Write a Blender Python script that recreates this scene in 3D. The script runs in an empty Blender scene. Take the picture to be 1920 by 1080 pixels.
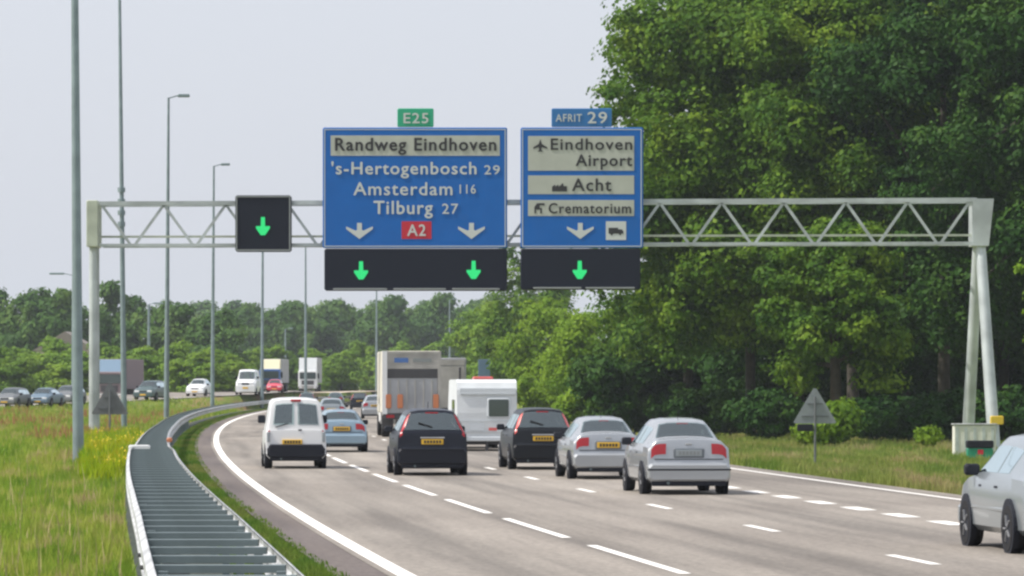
import bpy, bmesh, math, random
import numpy as np
from mathutils import Vector, Matrix

# ------------------------------------------------------------------ camera, sky, sun, exposure
scene = bpy.context.scene
COL = scene.collection
F, HOR, EYE = 8000.0, 722.0, 2.25          # focal length in px of a 1920 px wide frame, horizon row, eye height
cam_d = bpy.data.cameras.new('camera')
cam = bpy.data.objects.new('camera', cam_d); COL.objects.link(cam)
cam.location = (0, 0, EYE); cam.rotation_euler = (math.radians(90), 0, 0)
cam_d.sensor_width = 36; cam_d.lens = 36*F/1920
cam_d.shift_y = (HOR-540)/1920
cam_d.clip_start = .5; cam_d.clip_end = 8000
scene.camera = cam

SUN_AZ = math.radians(-100)                 # measured from +Y (view direction) to the right
SUN_EL = math.radians(52)
world = bpy.data.worlds.new('World'); scene.world = world; world.use_nodes = True
nt = world.node_tree; nt.nodes.clear()
sky = nt.nodes.new('ShaderNodeTexSky'); sky.sky_type = 'NISHITA'; sky.sun_disc = False
sky.sun_elevation = SUN_EL; sky.sun_rotation = SUN_AZ
sky.air_density = 1.0; sky.dust_density = 6.0; sky.ozone_density = 2.0; sky.altitude = 0
mixw = nt.nodes.new('ShaderNodeMix'); mixw.data_type = 'RGBA'
mixw.inputs[0].default_value = .72
nt.links.new(sky.outputs[0], mixw.inputs[6]); mixw.inputs[7].default_value = (6.7, 7.0, 7.7, 1)   # thin even veil of high cloud
bg = nt.nodes.new('ShaderNodeBackground'); bg.inputs[1].default_value = .1
out = nt.nodes.new('ShaderNodeOutputWorld')
nt.links.new(mixw.outputs[2], bg.inputs[0]); nt.links.new(bg.outputs[0], out.inputs[0])

sl = bpy.data.lights.new('sun', 'SUN'); sl.energy = 4.0; sl.angle = math.radians(.8); sl.color = (1, .95, .87)
sun = bpy.data.objects.new('sun', sl); COL.objects.link(sun)
to_sun = Vector((math.sin(SUN_AZ)*math.cos(SUN_EL), math.cos(SUN_AZ)*math.cos(SUN_EL), math.sin(SUN_EL)))
sun.rotation_euler = to_sun.to_track_quat('Z', 'Y').to_euler(); sun.location = (-60, 60, 120)

scene.view_settings.view_transform = 'Standard'; scene.view_settings.look = 'None'
scene.view_settings.exposure = 0.45; scene.view_settings.gamma = 1
scene.render.engine = 'CYCLES'
scene.cycles.pixel_filter_type = 'BLACKMAN_HARRIS'; scene.cycles.filter_width = 2.5
scene.cycles.volume_bounces = 0; scene.cycles.max_bounces = 6; scene.cycles.transparent_max_bounces = 8
scene.cycles.use_denoising = True

rnd = random.Random(7)
nr = np.random.RandomState(11)

# ------------------------------------------------------------------ materials
def pbr(name, col, rough=.6, metal=0., var=0., scale=5., col2=None, bump=0., emit=None, spec=.5, coat=0., stretch=None, detail=4):
    m = bpy.data.materials.new(name); m.use_nodes = True
    t = m.node_tree; b = t.nodes['Principled BSDF']
    b.inputs['Base Color'].default_value = (*col, 1); b.inputs['Roughness'].default_value = rough
    b.inputs['Metallic'].default_value = metal; b.inputs['Specular IOR Level'].default_value = spec
    b.inputs['Coat Weight'].default_value = coat; b.inputs['Coat Roughness'].default_value = .08
    if emit:
        b.inputs['Emission Color'].default_value = (*emit[0], 1); b.inputs['Emission Strength'].default_value = emit[1]
    if var or col2 or bump:
        tc = t.nodes.new('ShaderNodeTexCoord'); n = t.nodes.new('ShaderNodeTexNoise'); n.inputs['Scale'].default_value = scale
        n.inputs['Detail'].default_value = detail
        src = tc.outputs['Object']
        if stretch:
            mp = t.nodes.new('ShaderNodeMapping'); mp.inputs['Scale'].default_value = stretch
            t.links.new(src, mp.inputs[0]); src = mp.outputs[0]
        t.links.new(src, n.inputs['Vector'])
        if var or col2:
            r = t.nodes.new('ShaderNodeValToRGB')
            a = tuple(c*(1-var) for c in col); c2 = col2 or tuple(min(1, c*(1+var)) for c in col)
            r.color_ramp.elements[0].position = .35; r.color_ramp.elements[1].position = .65
            r.color_ramp.elements[0].color = (*a, 1); r.color_ramp.elements[1].color = (*c2, 1)
            t.links.new(n.outputs[0], r.inputs[0]); t.links.new(r.outputs[0], b.inputs['Base Color'])
        if bump:
            bp = t.nodes.new('ShaderNodeBump'); bp.inputs['Strength'].default_value = bump; bp.inputs['Distance'].default_value = .05
            t.links.new(n.outputs[0], bp.inputs['Height']); t.links.new(bp.outputs[0], b.inputs['Normal'])
    return m

def leaf_mat(name, c1, c2, c3, scale=.35, trans=.35):
    """several leaf tints mixed by a world-space noise, a little light passing through the blade"""
    m = bpy.data.materials.new(name); m.use_nodes = True
    t = m.node_tree; t.nodes.clear()
    o = t.nodes.new('ShaderNodeOutputMaterial')
    tc = t.nodes.new('ShaderNodeNewGeometry')
    n = t.nodes.new('ShaderNodeTexNoise'); n.inputs['Scale'].default_value = scale; n.inputs['Detail'].default_value = 6; n.inputs['Roughness'].default_value = .75
    t.links.new(tc.outputs['Position'], n.inputs['Vector'])
    r = t.nodes.new('ShaderNodeValToRGB'); e = r.color_ramp.elements
    e[0].position = .34; e[0].color = (*c1, 1); e[1].position = .66; e[1].color = (*c3, 1)
    x = e.new(.5); x.color = (*c2, 1)
    t.links.new(n.outputs[0], r.inputs[0])
    d = t.nodes.new('ShaderNodeBsdfPrincipled'); d.inputs['Roughness'].default_value = .55; d.inputs['Specular IOR Level'].default_value = .08
    tr = t.nodes.new('ShaderNodeBsdfTranslucent'); mx = t.nodes.new('ShaderNodeMixShader'); mx.inputs[0].default_value = trans
    t.links.new(r.outputs[0], d.inputs['Base Color']); t.links.new(r.outputs[0], tr.inputs['Color'])
    t.links.new(d.outputs[0], mx.inputs[1]); t.links.new(tr.outputs[0], mx.inputs[2]); t.links.new(mx.outputs[0], o.inputs[0])
    return m

M = {}
M['galv'] = pbr('galvanised_steel', (.50, .54, .53), .45, .55, var=.14, scale=3)
M['galv_bar'] = pbr('galvanised_bar', (.15, .19, .20), .55, .3, var=.3, scale=1.3)
M['galv_light'] = pbr('galvanised_rail', (.46, .47, .48), .5, .35, var=.28, scale=1.3)
M['truss'] = pbr('painted_truss', (.43, .47, .48), .5, .3, var=.2, scale=.8)
M['truss_dark'] = pbr('weathered_truss', (.42, .46, .38), .6, .05, var=.12, scale=1.5)
M['pole'] = pbr('lamp_pole_steel', (.22, .28, .30), .5, .4, var=.12, scale=2)
M['tab_blue'] = pbr('faded_tab_blue', (.03, .15, .38), .5, spec=.25)
M['sign_blue'] = pbr('sign_blue', (.005, .112, .41), .5, var=.04, scale=1.2, spec=.25)
M['sign_white'] = pbr('sign_white', (.52, .55, .54), .5)
M['sign_panel'] = pbr('sign_pale_panel', (.40, .42, .37), .5, var=.06, scale=1.5)
M['sign_green'] = pbr('sign_green', (.01, .33, .18), .5)
M['sign_red'] = pbr('sign_red', (.47, .01, .03), .5)
M['sign_black'] = pbr('sign_black', (.02, .02, .022), .5)
M['signal_black'] = pbr('signal_housing', (.008, .011, .022), .6, spec=.2)
M['signal_edge'] = pbr('signal_edge', (.22, .24, .24), .5)
M['led'] = pbr('green_led', (.01, .4, .12), .4, emit=((.02, .80, .22), .42))
M['sign_back_dark'] = pbr('dull_sign_back', (.12, .13, .14), .6, .1, var=.1, scale=3)
M['sign_back'] = pbr('sign_back_aluminium', (.22, .245, .26), .5, .3, var=.08, scale=3)
M['tyre'] = pbr('tyre_rubber', (.018, .018, .02), .8, spec=.2)
M['rim'] = pbr('alloy_rim', (.42, .43, .45), .35, .7)
M['black_plastic'] = pbr('black_plastic', (.014, .016, .024), .6, spec=.2)
M['glass'] = pbr('car_glass', (.045, .065, .065), .06, spec=.9)
M['glass_pale'] = pbr('car_glass_pale', (.16, .22, .22), .08, spec=.9)
def glass_mat(name, tint, refl):
    m = bpy.data.materials.new(name); m.use_nodes = True; t = m.node_tree; t.nodes.clear()
    o = t.nodes.new('ShaderNodeOutputMaterial'); a = t.nodes.new('ShaderNodeBsdfTransparent'); a.inputs[0].default_value = (*tint, 1)
    g = t.nodes.new('ShaderNodeBsdfGlossy'); g.inputs['Roughness'].default_value = .04; g.inputs[0].default_value = (.8, .9, .9, 1)
    f = t.nodes.new('ShaderNodeFresnel'); f.inputs[0].default_value = refl
    mx = t.nodes.new('ShaderNodeMixShader'); t.links.new(f.outputs[0], mx.inputs[0]); t.links.new(a.outputs[0], mx.inputs[1]); t.links.new(g.outputs[0], mx.inputs[2])
    t.links.new(mx.outputs[0], o.inputs[0]); return m
M['glass_clear'] = glass_mat('clear_car_glass', (.66, .76, .74), 2.7)
def lined(m):
    t = m.node_tree; o = [n for n in t.nodes if n.type == 'OUTPUT_MATERIAL'][0]; b = t.nodes['Principled BSDF']
    g = t.nodes.new('ShaderNodeNewGeometry'); d = t.nodes.new('ShaderNodeBsdfDiffuse'); d.inputs[0].default_value = (.06, .06, .065, 1)
    mx = t.nodes.new('ShaderNodeMixShader'); t.links.new(g.outputs['Backfacing'], mx.inputs[0]); t.links.new(b.outputs[0], mx.inputs[1]); t.links.new(d.outputs[0], mx.inputs[2]); t.links.new(mx.outputs[0], o.inputs[0])
M['dull_trim'] = pbr('plate_recess_grey', (.14, .16, .18), .5)
M['seat'] = pbr('seat_cloth', (.05, .05, .055), .9)
M['tail'] = pbr('tail_lamp_red', (.36, .008, .015), .25, coat=.3)
M['tail_pink'] = pbr('tail_lamp_pale', (.62, .12, .11), .25, coat=.3)
M['lamp_clear'] = pbr('head_lamp', (.75, .76, .78), .15, coat=.5)
M['plate'] = pbr('yellow_plate', (.70, .42, .03), .5)
M['plate_ink'] = pbr('plate_ink', (.03, .03, .03), .5)
M['orange'] = pbr('orange_marker', (.50, .18, .08), .5)
M['white_paint'] = pbr('white_paint', (.72, .73, .74), .3, coat=.4)
M['silver'] = pbr('silver_paint', (.39, .41, .43), .27, .55, coat=.6)
M['silver_warm'] = pbr('silver_paint_grey', (.30, .335, .36), .3, .5, coat=.6)
M['silver_blue'] = pbr('silver_blue_paint', (.26, .36, .44), .3, .4, coat=.6)
M['navy'] = pbr('navy_paint', (.005, .007, .015), .3, 0, coat=.12, spec=.3)
M['black_paint'] = pbr('black_paint', (.006, .008, .012), .35, 0, coat=.12, spec=.3)
M['red_paint'] = pbr('red_paint', (.55, .03, .06), .3, coat=.6)
M['teal_paint'] = pbr('grey_green_paint', (.06, .10, .10), .3, .3, coat=.3)
M['blue_paint'] = pbr('blue_paint', (.05, .14, .38), .35, coat=.4)
for _k in ('white_paint', 'silver', 'silver_warm', 'silver_blue', 'navy', 'black_paint', 'red_paint', 'teal_paint', 'blue_paint'): lined(M[_k])
M['cream'] = pbr('cream_truck_side', (.64, .61, .52), .5, var=.14, scale=1)
M['truck_grey'] = pbr('truck_rear_grey', (.34, .33, .31), .6, var=.16, scale=1.2)
M['truck_dark'] = pbr('truck_dark', (.05, .05, .055), .6)
M['caravan'] = pbr('caravan_white', (.62, .65, .67), .4, var=.07, scale=1)
M['caravan_grey'] = pbr('caravan_grey', (.58, .62, .65), .45)
M['tarp_grey'] = pbr('trailer_grey', (.33, .34, .36), .6, var=.14, scale=.9)
M['concrete'] = pbr('pale_concrete', (.62, .62, .56), .8, var=.1, scale=2)
M['cab_green'] = pbr('cabinet_green', (.01, .22, .13), .5)
M['yellow'] = pbr('yellow_plate_dirty', (.60, .42, .03), .6)
M['bark'] = pbr('bark', (.045, .038, .03), .9, var=.3, scale=3, bump=.4)
M['house'] = pbr('house_wall', (.65, .60, .52), .8)
M['muted_blue'] = pbr('muted_blue', (.10, .17, .27), .6)
M['roof'] = pbr('house_roof', (.22, .19, .17), .8)
M['sand'] = pbr('sandy_verge', (.46, .38, .30), .9, var=.1, scale=.2)

# ------------------------------------------------------------------ mesh helpers
def link(name, verts, faces, mat, parent=None, smooth=False):
    me = bpy.data.meshes.new(name)
    me.from_pydata([tuple(map(float, v)) for v in verts], [], faces)
    me.materials.append(mat)
    if smooth: me.polygons.foreach_set('use_smooth', [True]*len(me.polygons))
    me.update()
    o = bpy.data.objects.new(name, me); COL.objects.link(o)
    if parent: o.parent = parent
    return o

class MB:
    def __init__(s): s.v, s.f = [], []
    def add(s, vs, fs):
        b = len(s.v); s.v += [tuple(v) for v in vs]; s.f += [tuple(i+b for i in f) for f in fs]; return s
    def box(s, x0, x1, y0, y1, z0, z1, ch=0.):
        if ch <= 0:
            vs = [(x, y, z) for x in (x0, x1) for y in (y0, y1) for z in (z0, z1)]
            return s.add(vs, [(0,1,3,2),(4,6,7,5),(0,4,5,1),(2,3,7,6),(0,2,6,4),(1,5,7,3)])
        # chamfered: outline in xz, bevelled edges front and back
        def ring(y, i): 
            a, b, c, d = x0+i, x1-i, z0+i, z1-i; k = ch
            return [(a+k,y,c),(b-k,y,c),(b,y,c+k),(b,y,d-k),(b-k,y,d),(a+k,y,d),(a,y,d-k),(a,y,c+k)]
        h = ch*.6
        R = [ring(y0, h), ring(y0+h, 0), ring(y1-h, 0), ring(y1, h)]
        vs = sum(R, []); fs = [tuple(range(8)), tuple(range(31, 23, -1))]
        for r in range(3):
            for i in range(8):
                j = (i+1) % 8; fs.append((r*8+i, (r+1)*8+i, (r+1)*8+j, r*8+j))
        return s.add(vs, fs)
    def tube(s, p0, p1, r0, r1=None, n=10, caps=True):
        r1 = r0 if r1 is None else r1
        p0, p1 = Vector(p0), Vector(p1); a = (p1-p0).normalized()
        u = a.orthogonal().normalized(); w = a.cross(u)
        vs = [p+u*(r*math.cos(2*math.pi*i/n))+w*(r*math.sin(2*math.pi*i/n)) for p, r in ((p0, r0), (p1, r1)) for i in range(n)]
        fs = [(i, (i+1) % n, n+(i+1) % n, n+i) for i in range(n)]
        if caps: fs += [tuple(range(n-1, -1, -1)), tuple(range(n, 2*n))]
        return s.add(vs, fs)
    def bar(s, p0, p1, w, h):
        """rectangular bar between two points, w across, h in the other direction"""
        p0, p1 = Vector(p0), Vector(p1); a = (p1-p0).normalized()
        u = a.cross(Vector((0, 1, 0)))
        u = u.normalized() if u.length > .1 else Vector((1, 0, 0))
        v = a.cross(u).normalized()
        vs = [p+u*(sx*w/2)+v*(sy*h/2) for p in (p0, p1) for sx, sy in ((-1,-1),(1,-1),(1,1),(-1,1))]
        return s.add(vs, [(0,1,5,4),(1,2,6,5),(2,3,7,6),(3,0,4,7),(3,2,1,0),(4,5,6,7)])
    def prism(s, pts, y0, y1):
        """outline in x,z extruded along y"""
        n = len(pts); vs = [(x, y0, z) for x, z in pts]+[(x, y1, z) for x, z in pts]
        fs = [tuple(range(n)), tuple(range(2*n-1, n-1, -1))]+[(i, n+i, n+(i+1) % n, (i+1) % n) for i in range(n)]
        return s.add(vs, fs)
    def prism_x(s, pts, x0, x1):
        n = len(pts); vs = [(x0, y, z) for y, z in pts]+[(x1, y, z) for y, z in pts]
        fs = [tuple(range(n)), tuple(range(2*n-1, n-1, -1))]+[(i, n+i, n+(i+1) % n, (i+1) % n) for i in range(n)]
        return s.add(vs, fs)
    def build(s, name, mat, parent=None, smooth=False):
        o = link(name, s.v, s.f, mat, parent, smooth)
        if smooth: o.data.set_sharp_from_angle(angle=math.radians(40))
        return o

def tag(o, label, cat, group=None, kind=None):
    if label: o['label'] = label
    if cat: o['category'] = cat
    if group: o['group'] = group
    if kind: o['kind'] = kind
    return o
def thing(name, label, cat, loc=(0, 0, 0), rz=0., group=None):
    o = bpy.data.objects.new(name, None); COL.objects.link(o); o.location = loc; o.rotation_euler = (0, 0, rz)
    o.empty_display_size = .3
    return tag(o, label, cat, group)
def structure(o): o['kind'] = 'structure'; return o
def copy_tree(o, parent=None):
    c = o.copy(); COL.objects.link(c); c.parent = parent
    for ch in list(o.children): copy_tree(ch, c)
    return c

# ------------------------------------------------------------------ the road's plan
_d = np.array([50.6, 59, 66, 76, 92, 112, 124, 144, 171, 205, 247, 286, 324, 400, 480, 560, 650, 760, 900.])
_x = np.array([-1.36, -2.24, -2.98, -3.98, -5.5, -7.3, -8.4, -9.94, -11.9, -14.1, -16.7, -18.5, -19.9, -21.9, -22.6, -21.9, -19, -12.5, 0.])
_cf = np.polyfit(_d/100, _x, 5, w=np.where(_d < 330, 4, 1))
def RX(d):
    """x of the left edge line at distance d"""
    d = np.asarray(d, float)
    lo, hi = 45., 880.
    dc = np.clip(d, lo, hi); v = np.polyval(_cf, dc/100); dv = np.polyval(np.polyder(_cf), dc/100)/100
    return v+dv*(d-dc)
def RS(d):
    return float((RX(d+1)-RX(d-1))/2)
_od = np.array([-60., 60, 140, 200, 240, 290, 320, 340, 355, 372, 392, 415, 450, 500, 600, 720, 900, 1200])
_ox = np.array([-150., -112, -87, -69, -60, -48.5, -42.5, -38.8, -35.4, -31.6, -28.6, -27.6, -28.0, -28.6, -27.6, -22.5, -9, 30.])
_oz = np.array([.1, .1, .1, .15, .2, .35, .5, .7, .85, 1.05, 1.25, 1.33, 1.38, 1.4, 1.4, 1.3, 1.2, 1.])
def OX(d): return np.interp(d, _od, _ox)
def OZ(d): return np.interp(d, _od, _oz)
def sm(a, b, t):
    t = np.clip((t-a)/(b-a), 0, 1); return t*t*(3-2*t)
def GZ(x, d):
    """height of the grass at x, d"""
    x = np.asarray(x, float); d = np.asarray(d, float)
    u = x-RX(d)
    z = np.where(u > 14.3, -.03-.62*sm(15, 20.5, u)+.5*sm(24, 60, u), -.03)
    o = OX(d); left = sm(0, 1, np.clip((-3.0-u)/np.maximum(.3, (-3.0-(o+2.9-RX(d)))), 0, 1))
    z = np.where(u < -3.0, -.03+left*(OZ(d)-.03+.0), z)
    z = np.where((u > -.75) & (u < 14.25), -.14, z)
    return z
def S(px, d): return (px-960)/F*d                       # x of picture column px at distance d
def ZP(py, d): return EYE+(HOR-py)/F*d

# ------------------------------------------------------------------ ground, roads, markings
dd = np.concatenate([[-400, -200], np.arange(-60, 60, 6.), np.arange(60, 460, 5.), np.arange(460, 960, 12.), [1000, 1100, 1300, 1700, 2500]])
uu = np.concatenate([[-2200, -1500, -900, -500, -300, -200], np.arange(-150, -50, 8.), np.arange(-50, -12, 1.5), np.arange(-12, -3.2, .6), [-3, -2, -.76, -.72, 6, 14.22, 14.26],
                     np.arange(15, 31, 1.), np.arange(32, 70, 6), [90, 140, 300, 700, 1500, 2200]])
U, D = np.meshgrid(uu, dd)
X = U+RX(D)
Z = GZ(X, D)
# lay the sheet a little lower beneath the far carriageway
OU = X-OX(D); Z = np.where((OU < 2.9) & (U < -3.2), OZ(D), Z)
nu_, nd_ = len(uu), len(dd)
vs = np.stack([X, D, Z], -1).reshape(-1, 3)
fs = [(j*nu_+i, j*nu_+i+1, (j+1)*nu_+i+1, (j+1)*nu_+i) for j in range(nd_-1) for i in range(nu_-1)]

def ground_mat():
    m = bpy.data.materials.new('meadow_ground'); m.use_nodes = True; t = m.node_tree; b = t.nodes['Principled BSDF']
    b.inputs['Roughness'].default_value = .9; b.inputs['Specular IOR Level'].default_value = .15
    g = t.nodes.new('ShaderNodeNewGeometry')
    def noise(sc, st=(1, 1, 1), det=5):
        mp = t.nodes.new('ShaderNodeMapping'); mp.inputs['Scale'].default_value = st
        n = t.nodes.new('ShaderNodeTexNoise'); n.inputs['Scale'].default_value = sc; n.inputs['Detail'].default_value = det
        t.links.new(g.outputs['Position'], mp.inputs[0]); t.links.new(mp.outputs[0], n.inputs[0]); return n.outputs[0]
    def ramp(src, stops):
        r = t.nodes.new('ShaderNodeValToRGB'); e = r.color_ramp.elements
        e[0].position, e[0].color = stops[0][0], (*stops[0][1], 1); e[1].position, e[1].color = stops[-1][0], (*stops[-1][1], 1)
        for p, c in stops[1:-1]: x = e.new(p); x.color = (*c, 1)
        t.links.new(src, r.inputs[0]); return r.outputs[0]
    a = ramp(noise(.5, (1, .12, 1)), [(.36, (.10, .17, .02)), (.5, (.17, .21, .03)), (.62, (.24, .17, .07)), (.72, (.26, .14, .09))])
    c = ramp(noise(14, (1, .3, 1)), [(.3, (.45, .45, .45)), (.7, (1.35, 1.35, 1.35))])
    mx = t.nodes.new('ShaderNodeMix'); mx.data_type = 'RGBA'; mx.blend_type = 'MULTIPLY'; mx.inputs[0].default_value = 1
    t.links.new(a, mx.inputs[6]); t.links.new(c, mx.inputs[7]); t.links.new(mx.outputs[2], b.inputs['Base Color'])
    return m
M['ground'] = ground_mat()
structure(link('ground', vs, fs, M['ground'], smooth=True))

def strip(name, u0, u1, d0, d1, z, mat, step=5., base=RX, zf=None, parent=None, uv=False):
    n = max(2, int((d1-d0)/step)+1); ds = np.linspace(d0, d1, n)
    cols = np.linspace(u0, u1, 9 if uv else 2); k = len(cols)
    vs = [(float(base(d))+u, d, (float(zf(d)) if zf is not None else 0)+z) for d in ds for u in cols]
    fs = [(j*k+i, j*k+i+1, (j+1)*k+i+1, (j+1)*k+i) for j in range(n-1) for i in range(k-1)]
    o = link(name, vs, fs, mat, parent)
    if uv:
        lay = o.data.uv_layers.new(name='UVMap'); li = [l.vertex_index for l in o.data.loops]
        for i, vi in enumerate(li): lay.data[i].uv = (cols[vi % k], ds[vi//k])
    return o

def road_mat(name, c1, c2, c3):
    m = bpy.data.materials.new(name); m.use_nodes = True; t = m.node_tree; b = t.nodes['Principled BSDF']
    b.inputs['Roughness'].default_value = .85; b.inputs['Specular IOR Level'].default_value = .25
    uvn = t.nodes.new('ShaderNodeUVMap')
    def noise(sc, st, det=5, rough=.6):
        mp = t.nodes.new('ShaderNodeMapping'); mp.inputs['Scale'].default_value = st
        n = t.nodes.new('ShaderNodeTexNoise'); n.inputs['Scale'].default_value = sc; n.inputs['Detail'].default_value = det; n.inputs['Roughness'].default_value = rough
        t.links.new(uvn.outputs[0], mp.inputs[0]); t.links.new(mp.outputs[0], n.inputs[0]); return n.outputs[0]
    def ramp(src, stops):
        r = t.nodes.new('ShaderNodeValToRGB'); e = r.color_ramp.elements
        e[0].position, e[0].color = stops[0][0], (*stops[0][1], 1); e[1].position, e[1].color = stops[-1][0], (*stops[-1][1], 1)
        for p, c in stops[1:-1]: x = e.new(p); x.color = (*c, 1)
        t.links.new(src, r.inputs[0]); return r.outputs[0]
    def mul(a, c, f=1.):
        mx = t.nodes.new('ShaderNodeMix'); mx.data_type = 'RGBA'; mx.blend_type = 'MULTIPLY'; mx.inputs[0].default_value = f
        t.links.new(a, mx.inputs[6]); t.links.new(c, mx.inputs[7]); return mx.outputs[2]
    a = ramp(noise(.8, (1, .03, 1), 3), [(.35, c1), (.5, c2), (.66, c3)])                       # worn wheel tracks along the lane
    p = ramp(noise(.12, (1, .5, 1), 3), [(.38, (.84, .83, .83)), (.62, (1.06, 1.06, 1.06))])        # broad patches
    g = ramp(noise(9, (1, .35, 1), 6, .8), [(.3, (.66, .66, .67)), (.7, (1.3, 1.3, 1.28))])       # coarse stone
    t.links.new(mul(mul(a, p), g), b.inputs['Base Color'])
    return m
M['asphalt'] = road_mat('porous_asphalt', (.160, .145, .131), (.236, .213, .190), (.282, .254, .226))
M['asphalt_dark'] = road_mat('shoulder_asphalt', (.105, .090, .088), (.135, .115, .108), (.165, .14, .125))
M['marking'] = pbr('road_marking', (.80, .78, .75), .7, var=.06, scale=6)
M['rail_shade'] = pbr('dark_guardrail_shade', (.035, .045, .035), .95, var=.4, scale=4)  # shade between the guardrail bars, put into the ground colour

structure(strip('motorway', -.12, 14.25, -60, 960, 0, M['asphalt'], uv=True))
structure(strip('hard_shoulder', -.74, -.12, -60, 700, -.004, M['asphalt_dark'], uv=True, step=5))

structure(strip('left_edge_line', -.02, .20, -60, 900, .005, M['marking'], step=4))
structure(strip('right_edge_line', 13.44, 13.58, -60, 900, .005, M['marking']))
mk = MB(); 
def dash(mb, u, d, ln, w):
    n = 2; ds = [d+ln*i/n for i in range(n+1)]
    vs = [(float(RX(q))+u+s*w/2, q, .006) for q in ds for s in (-1, 1)]
    mb.add(vs, [(2*i, 2*i+1, 2*i+3, 2*i+2) for i in range(n)])
FH = F*EYE
mk1 = MB(); d1 = FH/(1023-HOR)
for k in range(-8, 50): dash(mk1, 3.45, d1-9+12*k, 9, .15)
structure(mk1.build('long_dash_lane_line', M['marking']))
mk2 = MB(); d2 = FH/(1041-HOR)
for k in range(-8, 50): dash(mk2, 6.98, d2-3+12*k, 3, .15)
structure(mk2.build('short_dash_lane_line', M['marking']))
mk3 = MB(); d3 = FH/(966.5-HOR)
for k in range(-25, 40): dash(mk3, 10.42, d3-1.1+4.05*k, 2.0, .34)
structure(mk3.build('block_lane_line', M['marking']))
def opp_strip(name, a, b, z, mat):
    return strip(name, a, b, 60, 1100, z, mat, base=OX, zf=OZ, step=7, uv=True)
structure(opp_strip('far_carriageway', -10.5, 2.7, .05, M['asphalt']))
structure(strip('far_edge_line', 2.3, 2.5, 60, 1100, .06, M['marking'], base=OX, zf=OZ, step=7))

def GC(d): return RX(d)+np.interp(d, [0, 33, 50, 60, 81, 104, 120, 165, 300, 600], [-3.1, -2.72, -2.5, -2.42, -2.3, -2.18, -2.08, -1.85, -1.88, -1.9])
def GW(d): return np.interp(d, [0, 38, 60, 90, 101, 108, 165], [.61, .58, .54, .50, .50, .40, .34])
# ------------------------------------------------------------------ grass (uncountable)
def blades(name, pts, hgt, wid, mat, lean=.35):
    """pts: (n,3) roots; two-quad bent blades"""
    n = len(pts); tuft = np.sin(pts[:, 0]*5.3+3*np.sin(pts[:, 1]*.9))*np.sin(pts[:, 1]*1.7+2*np.sin(pts[:, 0]*2.1)); h = hgt*nr.uniform(.5, 1.15, n)*(1+.55*tuft); w = wid*nr.uniform(.7, 1.3, n)
    a = nr.uniform(0, math.pi, n); b = nr.uniform(0, 2*math.pi, n); l = lean*nr.uniform(.1, 1, n)*h
    cx, sx_ = np.cos(a)*w/2, np.sin(a)*w/2
    lx, ly = np.cos(b)*l, np.sin(b)*l
    P = pts
    V = np.empty((n, 5, 3))
    V[:, 0] = P+np.stack([-cx, -sx_, np.zeros(n)-.03], 1); V[:, 1] = P+np.stack([cx, sx_, np.zeros(n)-.03], 1)
    V[:, 2] = P+np.stack([cx*.8+lx*.35, sx_*.8+ly*.35, h*.6], 1); V[:, 3] = P+np.stack([-cx*.8+lx*.35, -sx_*.8+ly*.35, h*.6], 1)
    V[:, 4] = P+np.stack([lx, ly, h], 1)
    me = bpy.data.meshes.new(name); me.vertices.add(5*n); me.vertices.foreach_set('co', V.reshape(-1))
    base = (np.arange(n)*5)[:, None]
    loops = np.concatenate([base+np.array([0, 1, 2, 3]), base+np.array([3, 2, 4])], 1).reshape(-1)
    me.loops.add(7*n); me.loops.foreach_set('vertex_index', loops)
    me.polygons.add(2*n)
    st = np.stack([np.arange(n)*7, np.arange(n)*7+4], 1).reshape(-1)
    me.polygons.foreach_set('loop_start', st)
    me.update(calc_edges=True); me.validate(); me.materials.append(mat)
    o = bpy.data.objects.new(name, me); COL.objects.link(o); return o

def grass_mat(name, stops, sc=.5, st=(1, .12, 1)):
    m = bpy.data.materials.new(name); m.use_nodes = True; t = m.node_tree; t.nodes.clear()
    o = t.nodes.new('ShaderNodeOutputMaterial'); g = t.nodes.new('ShaderNodeNewGeometry')
    mp = t.nodes.new('ShaderNodeMapping'); mp.inputs['Scale'].default_value = st
    n = t.nodes.new('ShaderNodeTexNoise'); n.inputs['Scale'].default_value = sc; n.inputs['Detail'].default_value = 5
    r = t.nodes.new('ShaderNodeValToRGB'); e = r.color_ramp.elements
    e[0].position, e[0].color = stops[0][0], (*stops[0][1], 1); e[1].position, e[1].color = stops[-1][0], (*stops[-1][1], 1)
    for p, c in stops[1:-1]: x = e.new(p); x.color = (*c, 1)
    t.links.new(g.outputs['Position'], mp.inputs[0]); t.links.new(mp.outputs[0], n.inputs[0]); t.links.new(n.outputs[0], r.inputs[0])
    d = t.nodes.new('ShaderNodeBsdfDiffuse'); tr = t.nodes.new('ShaderNodeBsdfTranslucent'); mx = t.nodes.new('ShaderNodeMixShader'); mx.inputs[0].default_value = .4
    t.links.new(r.outputs[0], d.inputs[0]); t.links.new(r.outputs[0], tr.inputs[0])
    t.links.new(d.outputs[0], mx.inputs[1]); t.links.new(tr.outputs[0], mx.inputs[2]); t.links.new(mx.outputs[0], o.inputs[0]); return m
M['grass'] = grass_mat('meadow_grass', [(.30, (.12, .23, .025)), (.45, (.22, .32, .045)), (.56, (.33, .38, .07)), (.64, (.38, .34, .14)), (.74, (.36, .25, .16))], sc=1.1, st=(1, .2, 1))
M['grass_y'] = grass_mat('yellow_green_grass', [(.35, (.17, .32, .02)), (.6, (.40, .42, .02)), (.72, (.50, .40, .02))], sc=.8)
M['grass_r'] = grass_mat('reddish_sorrel', [(.35, (.30, .17, .08)), (.65, (.40, .18, .11))])
M['straw'] = pbr('straw', (.42, .34, .18), .9)
M['flower'] = pbr('yellow_petals', (.75, .55, .02), .7)
M['grass_v'] = grass_mat('verge_grass', [(.36, (.13, .20, .04)), (.5, (.22, .26, .07)), (.64, (.33, .28, .14))], sc=.6)
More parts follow.
